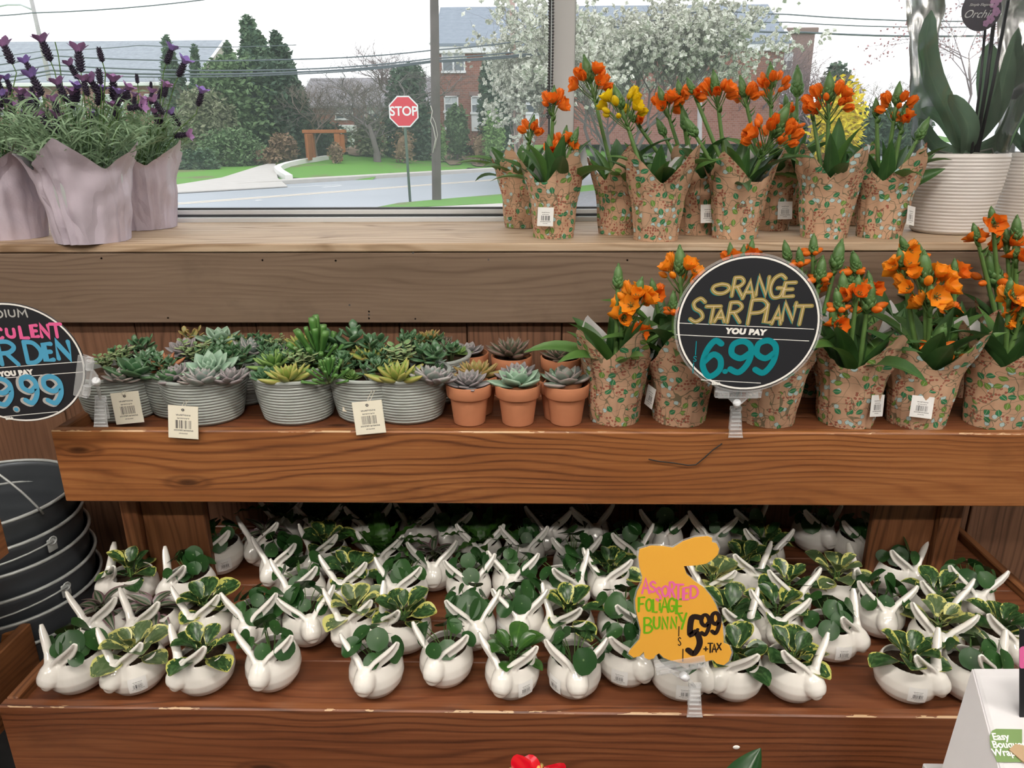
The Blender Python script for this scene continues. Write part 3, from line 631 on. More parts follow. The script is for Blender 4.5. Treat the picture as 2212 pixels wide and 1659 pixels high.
xs = sorted([G(p, 800, 1.2).x*0 + W(p, 760, YP).x for p in (-60, 112, 300, 397, 560, 700, 865, 1010, 1213, 1390, 1600, 1790, 1990, 2170)])
xs = [xs[0]-.2*k for k in range(8, 0, -1)] + xs + [xs[-1]+.2*k for k in range(1, 9)]
for a, b in zip(xs, xs[1:]):
    if a < XL or b > XR: continue
    pbox('plank', (a+.0012, YP+random.Random(int(a*1000)).uniform(-.002, .002), .01), (b-.0012, YP+.02, ZS-.02), PLANK, wall, .0015)
# sill shelf in two boards, apron board
sill = tag(ob('trim_1', None, None, (0,0,0)), 'wide pale raw wood window sill shelf', kind='structure')
pbox('board', (XL, YS, ZS-.0185), (XR, YS+.235, ZS), SILL, sill, .0025)
pbox('board', (XL, YS+.2365, ZS-.0185), (XR, YG-.005, ZS-.0006), SILL, sill, .0015)
ap = pbox('trim_2', (XL, YS+.003, 1.6-.24546*YS), (XR, YP+.02, ZS-.0200), APRON, None, .002, 'wide brown apron board under the window sill', 'structure')
# small screws / nail holes on the apron
nh = MB()
for px, py in ((797,673),(797,680),(797,688),(897,689),(755,659),(725,563),(1055,561),(1355,562),(567,562),(219,558),(363,687),(790,540),(892,546)):
    p = W(px, py, YS+.003); nh.lathe([(0,-.0006),(.0022,-.0006),(.0022,.0),(0,.0)], 8).xf(Matrix.Translation(p) @ Matrix.Rotation(pi/2, 4, 'X'), len(nh.v)-32)
ob('nail_hole', nh.mesh('nail_hole', DARKM, False), ap, -ap.location)['kind'] = 'stuff'
# window: frames, mullion, glass
win = tag(ob('window_1', None), 'large shop window with aluminium frame', kind='structure')
fr = MB()
fr.bbox((XL, YG-.03, ZS-.01), (XR, YG+.05, ZS+.012), .002); fr.bbox((XL, YG-.012, ZS+.012), (XR, YG+.05, ZS+.03), .002)
fr.bbox((XL, YG-.012, 2.72), (XR, YG+.05, 2.76), .002)
ob('window_frame', fr.mesh('window_frame', ALU, False), win)
gk = MB().box((XL, YG-.016, ZS+.0135), (XR, YG-.011, ZS+.0185)); gk.box((XL, YG-.004, ZS+.03), (XR, YG+.012, ZS+.035))
ob('gasket', gk.mesh('gasket', DARKM, False), win)
mx0, mx1 = W(1190, 200, YG-.08).x, W(1240.5, 200, YG-.08).x
for a in (mx0, mx0-1.75, mx0+1.9):
    mm = MB().bbox((a, YG-.08, ZS+.03), (a+mx1-mx0, YG+.04, 2.72), .003)
    mo = ob('mullion', mm.mesh('mullion', MULL, False), win)
    gs = MB().box((a+mx1-mx0, YG-.02, ZS+.03), (a+mx1-mx0+.004, YG+.03, 2.72)).box((a-.004, YG-.02, ZS+.03), (a, YG+.03, 2.72))
    ob('mullion_gasket', gs.mesh('mullion_gasket', DARKM, False), mo)
edges = [XL, mx0-1.75, mx0, mx0+1.9, XR]
for a, b in zip(edges, edges[1:]):
    a2 = a if a == XL else a+mx1-mx0
    ob('pane', MB().grid(lambda u, v: (a2+(b-a2)*u, YG+.01, ZS+.03+(2.72-ZS-.03)*v), 1, 1).mesh('pane', GLASS, False), win)
# beaded blind chain
ch = thing('blind_chain', 'dark beaded roller blind chain hanging beside the grey mullion', 'chain', W(1186, 250, YG-.10))
bd = MB().ell((0,0,0), (.0032,.0032,.0032), 8, 5).mesh('bead', plain('chain_metal', (.09,.09,.10), .35, .6, Metallic=.5))
p0 = ch.location
zz = 0.0; k = 0
while zz < .62:
    for sx in (-.0045, .0045):
        ob('bead', bd, ch, (sx+.003*sin(zz*9), .002*sx*100, zz)); k += 1
    zz += .0068
for q in range(5): ob('bead', bd, ch, (.0045*cos(pi+pi*q/4), 0, -.005*sin(pi*q/4)))
# ceiling lights
DIFF = MT('light_diffuser'); DIFF.set('Emission Color', (1,.93,.84)); DIFF.set('Emission Strength', CEIL_LIGHT)
n = 0
for yy in (.05, -1.35):
    for xx, wd_ in ((-1.9,'left'), (0.0,'middle'), (1.9,'right')):
        lt = thing('ceiling_light', f'rectangular ceiling light panel, {wd_} column, {["row nearest the window","row deeper in the shop"][n//3]}', 'light', (xx,yy,2.97), 0, 'ceiling light panels'); n += 1
        f_ = MB()
        for a_, b_ in (((-.62,-.10,0),(.62,-.08,.03)), ((-.62,.08,0),(.62,.10,.03)), ((-.62,-.08,0),(-.60,.08,.03)), ((.60,-.08,0),(.62,.08,.03))): f_.box(a_, b_)
        ob('light_frame', f_.mesh('light_frame', ALU, False), lt)
        ob('diffuser', MB().box((-.6,-.08,.006), (.6,.08,.012)).mesh('diffuser', DIFF.m, False), lt)
# ------------------------------------------------------------------ plant stand
Y1 = 1.22; ZM = 1.6-.40849*Y1; ZMB = 1.6-.52669*Y1
Y3 = .97; ZB = 1.6-.91*Y3 + .0; ZBF = ZB-.015
ZB = 1.6-.9176*Y3; ZBF = ZB-.016; ZMF = ZM-.020
def tray(parent, x0, x1, y0, y1, ztop, zbot, zf, t=.02, boards=3, wm=TRAY):
    pbox('front_board', (x0, y0, zbot), (x1, y0+t, ztop), wm, parent, .0025)
    pbox('back_board', (x0+t, y1-t, zbot), (x1-t, y1, ztop-.01), wm, parent, .0025)
    pbox('side_board', (x0, y0+t+.0005, zbot), (x0+t, y1, ztop), TRAYY, parent, .0025)
    pbox('side_board', (x1-t, y0+t+.0005, zbot), (x1, y1, ztop), TRAYY, parent, .0025)
    d = (y1-y0-2*t)/boards
    for k in range(boards):
        a = y0+t+d*k
        pbox('floor_board', (x0+t+.001, a+.0008, zf-.016-(0.0 if k == 0 else .0)), (x1-t-.001, a+d-.0008, zf-(0 if k == 0 else .0008*(k % 2))), TRAYF, parent, .0015)
st = thing('plant_stand', 'two-tier stained pine plant stand with deep trays below the window', 'stand', (.09, 1.25, 0))
SX0, SX1 = -.835, 1.04
x0 = G(107, 930, ZM).x; x0b = W(-6, 1526, Y3).x
SX0 = x0
tray(st, SX0, SX1+.06, Y1, YP-.003, ZM, ZMB, ZMF)
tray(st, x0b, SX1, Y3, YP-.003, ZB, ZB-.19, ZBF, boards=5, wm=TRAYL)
for px0, px1 in ((265, 300), (2030, 2076)):
    a = W(px0, 1100, 1.34).x; b = W(px1, 1100, 1.34).x
    pbox('support_post', (a, 1.33, ZBF+.001), (b, 1.372, ZMB), POSTM, st, .002)
    if px0 < 1000: pbox('support_panel', (b+.001, 1.345, ZBF+.001), (W(440,1100,1.345).x, 1.363, ZMB), POSTM, st, .002)
    else: pbox('support_panel', (W(1890,1100,1.345).x, 1.345, ZBF+.001), (a-.001, 1.363, ZMB), POSTM, st, .002)
# legs to the ground and a low third tier (below the frame)
for lx in (SX0+.03, SX1-.07):
    for ly in (Y3+.03, YP-.08): pbox('leg', (lx, ly, 0), (lx+.04, ly+.04, ZB-.1905), POSTM, st, .002)
tray(st, SX0+.02, SX1-.01, .66, YP-.12, .36, .23, .345, boards=5)
# neighbouring stand at the left edge
st2 = thing('plant_stand', 'neighbouring stained pine stand cut off by the left edge', 'stand', (-1.5, .95, 0))
SX2 = G(67, 1345, ZB).x
tray(st2, -2.7, SX2, .72, G(67,1345,ZB).y, ZB, ZB-.145, ZB-.03, boards=3)
p = G(22, 1195, ZMB)
tray(st2, -2.7, p.x, .84, p.y, ZM, ZMB, ZMF, boards=2)
for lx in (-2.6, SX2-.07): 
    for ly in (.80, 1.04): pbox('leg', (lx, ly, 0), (lx+.03, ly+.03, ZB-.146), POSTM, st2, .002)
pbox('support_post', (SX2-.3, .98, ZB-.1), (SX2-.26, 1.02, ZMB), POSTM, st2, .002)
# ------------------------------------------------------------------ metal buckets
BUCK = plain('galvanised_steel', (.085,.095,.108), .45, .5, .35, 9, Metallic=.5)
RIMM = plain('rolled_steel_rim', (.42,.44,.44), .42, .5, .3, 40, Metallic=.25)
def bucket_prof(R, H):
    pr = []
    for i in range(22):
        t = i/21; r = R*(.74+.26*t); z = H*t
        r += .0022*exp(-((t-.80)/.02)**2) + .0022*exp(-((t-.66)/.02)**2)
        pr.append((r, z))
    return pr
R0, H0 = .172, .27
pr = bucket_prof(R0, H0)
bm_ = MB().lathe(pr + [(r-.0012, z) for r, z in pr[::-1][:-1]] + [(pr[0][0]-.001, .002), (0.0, .002)], 56, close=True)
BME = bm_.mesh('bucket_wall', BUCK, True)
rim_ = MB(); rim_.tube([(R0*cos(a*2*pi/56), R0*sin(a*2*pi/56), H0) for a in range(57)], .0036, 8, False)
RME = rim_.mesh('rim', RIMM)
lug = MB(); lug.bbox((-.010,-.004,-.02), (.010,.0,.008), .002); lug.tube([(.008*cos(a*pi/6), -.006, .004+.008*sin(a*pi/6)) for a in range(13)], .0016, 6, False)
LME = lug.mesh('handle_lug', RIMM)
zt = .925; words = ['topmost bucket with raised wire handle', 'second bucket from the top', 'third bucket from the top', 'fourth bucket from the top', 'fifth bucket from the top', 'sixth bucket from the top', 'seventh bucket from the top']
cx0, cy0 = G(60, 1075, zt).x-.125, 1.335
zt = .912
for k in range(9):
    if k < 7: lb = f'dark galvanised steel {words[k]} of the nested stack at left'
    else: lb = ('eighth' if k == 7 else 'lowest') + ' dark galvanised steel bucket of the nested stack at left'
    dx = min(k, 6)*.0065
    b = thing('metal_bucket', lb, 'bucket', (cx0+dx, cy0-.004*min(k,5), zt-H0), .5*k, 'nested galvanised buckets')
    ob('bucket_wall', BME, b); ob('rim', RME, b)
    for sgn in (0, pi):
        a = -.35+sgn-.5*k + (0 if k in (1, 3) else 1.7); ob('handle_lug', LME, b, (cos(a)*(R0+.004), sin(a)*(R0+.004), H0-.02), (0,0,a+pi/2))
    zt -= (.050 if k < 5 else .052)
b = [o for o in C.objects if o.name == 'metal_bucket'][0]
bl = MB()
P = []
for q in range(25):
    a = pi*q/24; P.append(Vector((cos(a)*(R0+.006), 0, H0-.01+sin(a)*.165)))
hA = Matrix.Rotation(-.35, 4, 'Z') @ Matrix.Translation((0,0,H0-.01)) @ Matrix.Rotation(radians(22), 4, 'X') @ Matrix.Translation((0,0,-H0+.01))
bl.tube([hA @ p_ for p_ in P], .0022, 8)
ob('bail_handle', bl.mesh('bail_handle', RIMM), b)
P2 = []
for q in range(25):
    a = pi*q/24; P2.append(Vector((cos(a)*(R0+.012), -sin(a)*(R0+.018), -.004-.012*sin(a))))
o2 = [o for o in C.objects if o.name.startswith('metal_bucket')]
for j in (1, 3):
    m_ = MB().tube([Matrix.Rotation(-.35-.5*j, 4, 'Z') @ (p_+Vector((0,0,H0-.012))) for p_ in P2], .002, 8)
    ob('bail_handle', m_.mesh('bail_handle', RIMM), o2[j])
# floor support under the stack
cr_ = thing('wooden_crate', 'low dark wooden crate carrying the bucket stack', 'crate', (cx0+.03, cy0, 0))
zb = zt + .052 - H0
pbox('crate_panel', (cx0-.12, cy0-.14, 0), (cx0+.19, cy0+.14, zb-.001), TRAYF, cr_)
# ------------------------------------------------------------------ leaf shapes and materials
def leafm(name, kind, c1, c2, rough=.35, vbias=0.0, c3=None, trl=.12):
    t = MT(name, rough, .5); u, v, _ = t.xyz(t.uv()); r = t.rnd()*40.0
    e = (u-.5).abs()*2.0
    if kind == 'vein':
        n = t.noise(t.obj(), 60, 3)
        vn = ((v*14.0 + e*4.0).sin()*.5+.5).pow(6.0)*.35
        c = t.mix(n*.5+vn*.5+(1.0-e.smooth(0.0,.10))*.45, c1, c2)
    elif kind == 'varieg':              # cream margin with ragged green centre
        n = t.noise(t.vec(u*5.0+r, v*7.0, r), 1.0, 4, .6); n2 = t.noise(t.vec(u*16.0+r, v*2.2, r), 1.0, 2)
        amt = t.rnd()*.34 - .26 + vbias
        edge = e.max((v-.5).abs()*1.75)
        m = (edge + (n-.5)*1.3 + (n2-.5)*.7 + amt).gt(.80)
        g = t.mix(t.noise(t.vec(u*7.0+r, v*5.0, 0.0), 1.0, 2).smooth(.45,.6), c1, c3)
        c = t.mix(m, g, c2)
    elif kind == 'pilea':
        d = ((u-.5)*(u-.5) + (v-.45)*(v-.45)).pow(.5)
        n = t.noise(t.obj(), 45, 3)
        c = t.mix(n, c1, c2); c = t.mix((1.0-d.smooth(.015,.055))*.6, c, (.30,.42,.20))
        c = t.mix(t.rnd()*.35, c, c3 or c2)
    elif kind == 'stripe':              # long silver and purple stripes
        w = ((e*9.0 + t.noise(t.vec(u*3.0, v*3.0, r), 1.0, 2)*2.0).sin()*.5+.5).smooth(.3,.7)
        c = t.mix(w, c1, c2); c = t.mix(e.smooth(.55,.98), c, c3)
    elif kind == 'edge':                # tips and margins tinted
        k = e.smooth(.55, 1.0).max(v.smooth(.72, 1.0)); n = t.noise(t.obj(), 70, 3)
        c = t.mix(k*.8, t.mix(n*.7, c1, c3 or c1), c2)
    t.color(c)
    if trl: t.translucent(c, trl)
    return t.m
M_PEP = leafm('variegated_leaf', 'varieg', (.020,.060,.018), (.52,.52,.13), .28, c3=(.055,.12,.04))
M_PEPG = leafm('variegated_leaf_pale', 'varieg', (.075,.125,.05), (.58,.57,.19), .3, .16, c3=(.12,.17,.08))
M_PGRN = leafm('glossy_green_leaf', 'vein', (.025,.085,.018), (.085,.20,.035), .22)
M_PIL = leafm('round_green_leaf', 'pilea', (.010,.048,.012), (.024,.088,.018), .40, c3=(.05,.14,.03))
M_TRA = leafm('striped_purple_leaf', 'stripe', (.035,.075,.032), (.22,.21,.17), .32, c3=(.16,.07,.10))
M_FERN = leafm('crinkled_fern_leaf', 'vein', (.025,.085,.012), (.07,.19,.028), .4)
M_STEM = plain('green_stem', (.10,.19,.05), .5, .4, .3, 60)
M_STEMD = plain('dark_stem', (.07,.09,.035), .5, .4, .3, 60)
def thin(L, Wd, shape, curl=0.0, cup=.15, wave=0.0, pet=0.0, nu=4, nv=7, wf=6, twist=0.0):
    """leaf as a thin curved sheet: base at origin, along +Y, face up +Z"""
    mb = MB(); pts = []
    y = z = 0.0; st_ = L/nv
    if pet:
        pass
    cen = []
    ang = 0.0
    for j in range(nv+1):
        cen.append((y, z, ang)); ang_ = -curl*(j+.5)/nv
        y += cos(ang_)*st_; z += sin(ang_)*st_; ang = ang_
    def fn(u, v):
        j = min(nv, int(round(v*nv))); yy, zz, a = cen[j]
        w = Wd/2*shape(v); x = (u*2-1)*w
        h = cup*abs(u*2-1)**1.6*w*1.2 + wave*sin(v*wf*2*pi)*abs(u*2-1)*Wd
        tw = twist*v; xx = x*cos(tw); hh = h + x*sin(tw)
        return (xx, pet+yy - sin(a)*hh, zz + cos(a)*hh)
    mb.grid(fn, nu, nv)
    if pet: mb.tube([(0,0,0),(0,pet*.5,-.0005),(0,pet+L*.04,0)], [Wd*.03+.0006]*3, 5)
    return mb
def thick(L, Wd, Th, shape, curl=0.0, n=8, nv=7, cup=0.0):
    """fleshy leaf, closed"""
    mb = MB(); vs = []; uvs = []; y = z = 0.0; stp = L/nv
    for j in range(nv+1):
        v = j/nv; a = -curl*v; w = max(Wd/2*shape(v), .0002); t = max(Th/2*(shape(v)**.7), .00015)
        for k in range(n):
            q = 2*pi*k/n; x = w*cos(q); h = t*sin(q) + cup*(abs(cos(q))**2)*w
            vs.append((x, y - sin(a)*h, z + cos(a)*h)); uvs.append((.5+.5*cos(q), v))
        y += cos(a)*stp; z += sin(a)*stp
    fs = [(j*n+k, j*n+(k+1)%n, (j+1)*n+(k+1)%n, (j+1)*n+k) for j in range(nv) for k in range(n)]
    fs.append(tuple(range(n))[::-1]); fs.append(tuple(range(nv*n, nv*n+n)))
    return mb.add(vs, fs, uvs)
ovate = lambda v: max(.04, sin(pi*min(1, max(0, v))**.75))**.75 if 0 < v < 1 else .04
obov = lambda v: max(.06, sin(pi*(v**1.35)*.985+.02))**.72
rnd_ = lambda v: max(.05, sqrt(max(0, 1-(2*v-1)**2)))
lance = lambda v: max(.03, sin(pi*v**.62))**1.1
strap = lambda v: (.55+.45*min(1, v*3))*(max(0.02, 1-v**3.2))
acute = lambda v: .35+.65*sin(pi*min(1, v*.85)) if v < .62 else max(.02, (1-v)/.38)**.75*(.35+.65*sin(pi*.62*.85))
spoon = lambda v: max(.03, (.3+.7*v**1.3)*(sqrt(max(0, 1-((v-.66)/.34)**2)) if v > .66 else 1))
fing = lambda v: .8+.25*v if v < .93 else .7
def variants(fn, mat, k=3, name='leaf'): return [fn(i).mesh(name, mat) for i in range(k)]
PIL = variants(lambda i: thin(.037+.003*i, .037+.002*i, rnd_, .35, .10+.04*i, 0, 0, 6, 8), M_PIL)
PEP = variants(lambda i: thin(.047+.003*i, .036+.002*i, obov, .45+.2*i, .28, .01, .010, 6, 8, 1.5), M_PEP)
PEPG = variants(lambda i: thin(.050+.003*i, .038+.002*i, obov, .45+.2*i, .28, .01, .010, 6, 8, 1.5), M_PEPG)
PGRN = variants(lambda i: thin(.044+.003*i, .031+.002*i, obov, .4+.2*i, .30, .0, .010, 6, 8), M_PGRN)
TRA = variants(lambda i: thin(.048+.006*i, .020+.002*i, lance, .6+.3*i, .30, 0, 0, 6, 8), M_TRA)
FERN = variants(lambda i: thin(.085+.012*i, .026, lambda v: strap(v)*(1+.10*sin(v*40)), .6+.3*i, .2, .10, 0, 6, 22, 5), M_FERN)
# ------------------------------------------------------------------ bunny planter, grown as one glazed body then split along its outline
def build_bunny():
    mb = MB()
    pr = [(0,0),(.018,0),(.026,.002),(.036,.010),(.0435,.022),(.0468,.036),(.0455,.050),(.0415,.062),(.0385,.070),(.0368,.0715),
          (.0352,.069),(.0385,.058),(.041,.046),(.0410,.035),(.036,.020),(.025,.010),(0,.008)]
    mb.lathe(pr, 40, sy=1.10, close=False)
    mb.tube([(0,-.028,.068),(0,-.036,.0655),(0,-.044,.057),(0,-.051,.047),(0,-.0560,.0405),(0,-.0590,.0370)], [.010,.0158,.0185,.0188,.0158,.0118], 20)
    mb.ell((0,-.0565,.0385), (.0125,.0080,.0095), 14, 10)
    for s in (-1, 1):
        P = [(s*.004,-.042,.056),(s*.0105,-.0395,.069),(s*.0185,-.0345,.080),(s*.029,-.0305,.089),(s*.0395,-.027,.099),(s*.0480,-.024,.110),(s*.0525,-.0215,.119)]
        R = [.0125,.0112,.0100,.0100,.0095,.0074,.0044]
        def sec(q, s=s):
            a = 2*pi*q; x, y = cos(a), sin(a)
            y *= .80
            if y < 0: y = y*(.9-1.5*max(0, 1-abs(x)*1.5))
            return x, y
        # groove side looks forward and outward
        mb.tube(P, R, 20, True, sec, up=(-s*.55, .75, .45))
    me = mb.mesh('bunny_tmp', CERAM); o = D.objects.new('tmp', me); C.objects.link(o)
    rm = o.modifiers.new('r', 'REMESH'); rm.mode = 'VOXEL'; rm.voxel_size = .0014; rm.adaptivity = 0
    sm = o.modifiers.new('s', 'SMOOTH'); sm.factor = .5; sm.iterations = 11
    dc = o.modifiers.new('d', 'DECIMATE'); dc.ratio = .28
    dg = bpy.context.evaluated_depsgraph_get(); dg.update()
    ev = D.meshes.new_from_object(o.evaluated_get(dg)); D.objects.remove(o)
    vs = [v.co.copy() for v in ev.vertices]; parts = {'body': [], 'head': [], 'el': [], 'er': []}
    hl = [Vector(p) for p in ((0,-.035,.0655),(0,-.043,.058),(0,-.050,.049),(0,-.056,.041),(0,-.060,.036))]
    for p in ev.polygons:
        c = p.center; k = 'body'
        if c.y < -.012 and c.z > .0735 + max(0, .012-abs(c.x))*.3 and abs(c.x) > .0005: k = 'el' if c.x < 0 else 'er'
        elif c.y < -.030 and min((c-h).length for h in hl) < .0222 and (c.y < -.0515 or c.z > .062 or (c.x/.047)**2+(c.y/.0515)**2 > 1.06): k = 'head'
        parts[k].append(tuple(p.vertices))
    res = {}
    nrm = [v.normal.copy() for v in ev.vertices]
    for k, fs in parts.items():
        ids = sorted({i for f in fs for i in f}); mp_ = {a: b for b, a in enumerate(ids)}
        me = D.meshes.new(k); me.from_pydata([vs[i] for i in ids], [], [[mp_[i] for i in f] for f in fs])
        me.materials.append(CERAM); me.polygons.foreach_set('use_smooth', [True]*len(me.polygons)); me.update()
        me.normals_split_custom_set_from_vertices([nrm[i] for i in ids])
        res[k] = me
    return res
BUN = build_bunny()
SOILB = MB().lathe([(.039,.056),(.03,.0575),(.015,.059),(0,.0595)], 20, sy=1.08, close=False, rf=lambda r,z,a: r*(1+.01*sin(7*a))).mesh('soil', SOIL)
def patch(w, h, R, z0, az, sy=1.1):     # label lying on the round body
    def fn(u, v):
        a = az + (u-.5)*w/R; z = z0 + (v-.5)*h
        k = (z-.036)/.036; rr = .0478*sqrt(max(.2, 1-.55*k*k if k < 0 else 1-.35*k*k))
        return (rr*cos(a), rr*sin(a)*sy, z)
    return MB().grid(fn, 6, 4)
BLAB = [patch(.027, .028, .047, .037, az).mesh('barcode_label', LABEL) for az in (radians(-38), radians(-142))]
def stems(mb, a, b, r=.0011, bow=.006):
    a = Vector(a); b = Vector(b); m = (a+b)/2 + Vector((0,0,bow))
    mb.tube([a, a*.6+m*.4+Vector((0,0,bow*.3)), m, b], [r*1.3, r*1.1, r, r*.8], 5, False)
def foliage_in(root, kind, rng, z0=.058, R=.030, n=None, scl=1.0):
    st_ = MB()
    if kind in ('pilea', 'dark'):
        n = n or 12
        for k in range(n):
            az = rng.uniform(0, 2*pi) if k > 7 else k*2*pi/8 + rng.uniform(-.3, .3)
            el = rng.uniform(.45, .9) if k < 8 else rng.uniform(1.0, 1.4)
            d = rng.uniform(.038, .056)*scl
            c = Vector((cos(az)*cos(el)*d*1.0, sin(az)*cos(el)*d, z0 + .004 + sin(el)*d*1.05 ))
            nr = Vector((cos(az)*.75+rng.uniform(-.35,.35), sin(az)*.75-.15+rng.uniform(-.35,.35), .8+rng.uniform(-.2,.3))).normalized()
            dy = Vector((cos(az+rng.uniform(-.5,.5)), sin(az+rng.uniform(-.5,.5)), -.2)); 
            Mx = frame_to(dy - nr*dy.dot(nr), nr); s = rng.uniform(.58, 1.12)*scl
            me = rng.choice(PIL); base = c - (Mx @ Vector((0,.016*s,0)))
            ob('leaf', me, root, base, Mx, s)
            stems(st_, (cos(az)*.006, sin(az)*.006, z0-.002), c-nr*.001, .0009)
    elif kind in ('varieg', 'pale', 'green'):
        ms = {'varieg': PEP, 'pale': PEPG, 'green': PGRN}[kind]; n = n or 11
        for k in range(n):
            az = k*2.399 + rng.uniform(-.25,.25); t = k/n
            el = .30 + 1.0*t + rng.uniform(-.12,.12); h = z0 + .002 + .020*t
            s = (1.08 - .50*t*t)*rng.uniform(.85,1.12)*scl
            base = Vector((cos(az)*.006, sin(az)*.006, h))
            ob('leaf', rng.choice(ms), root, base, aim(az-pi/2, el, rng.uniform(-.3,.3)), s)
        for k in range(3):
            az = k*2.1; stems(st_, (cos(az)*.004, sin(az)*.004, z0-.004), (cos(az)*.004, sin(az)*.004, z0+.022), .0022, 0)
    elif kind == 'trad':
        n = n or 13
        for k in range(n):
            az = k*2.399 + rng.uniform(-.3,.3); t = k/n
            el = -.10 + 1.0*t + rng.uniform(-.15,.15); rr = .020*(1-t)
            base = Vector((cos(az)*rr, sin(az)*rr, z0+.012+.014*t))
            ob('leaf', rng.choice(TRA), root, base, aim(az-pi/2, el, rng.uniform(-.4,.4)), rng.uniform(.75,1.05)*scl)
            stems(st_, (0,0,z0), base, .0014, .002)
    elif kind == 'fern':
        n = n or 16; scl *= 1.2
        for k in range(n):
            az = k*2.399; el = .75 + .5*(k/n) + rng.uniform(-.15,.15)
            ob('leaf', rng.choice(FERN), root, (cos(az)*.006, sin(az)*.006, z0), aim(az-pi/2, el, rng.uniform(-.5,.5)), rng.uniform(.6,1.0)*scl)
    if st_.v:
        o = ob('stems', st_.mesh('stems', M_STEM if kind != 'trad' else M_STEMD), root)
VZ = .0715
def bunny_base(px, py, yaw):
    th = radians(yaw); v = G(px, py, ZBF+VZ)
    base = v - Vector((sin(th)*.031, -cos(th)*.031, VZ)) 
    return Vector((base.x, base.y, ZBF+.0004))
def relax(P, rmin, y0, y1, n=60):
    P = [p.copy() for p in P]
    for it in range(n):
        for i in range(len(P)):
            for j in range(i):
                d = P[i]-P[j]; d.z = 0; L = d.length
                if L < rmin:
                    d = d/max(L, 1e-5)*(rmin-L)*.5; P[i] += d; P[j] -= d
        for p in P: p.y = max(min(p.y, y1), y0)
    return P
def bunny(base, yaw, kind, lab, bc=0, seed=0):
    o = thing('bunny_planter', lab, 'planter', base, radians(yaw), 'white ceramic bunny planters on the lower tray')
    ob('pot_body', BUN['body'], o); ob('bunny_head', BUN['head'], o)
    ob('ear', BUN['el'], o); ob('ear', BUN['er'], o); ob('soil', SOILB, o)
    if bc: ob('barcode_label', BLAB[0] if bc > 0 else BLAB[1], o)
    foliage_in(o, kind, random.Random(seed*7+3))
    return o
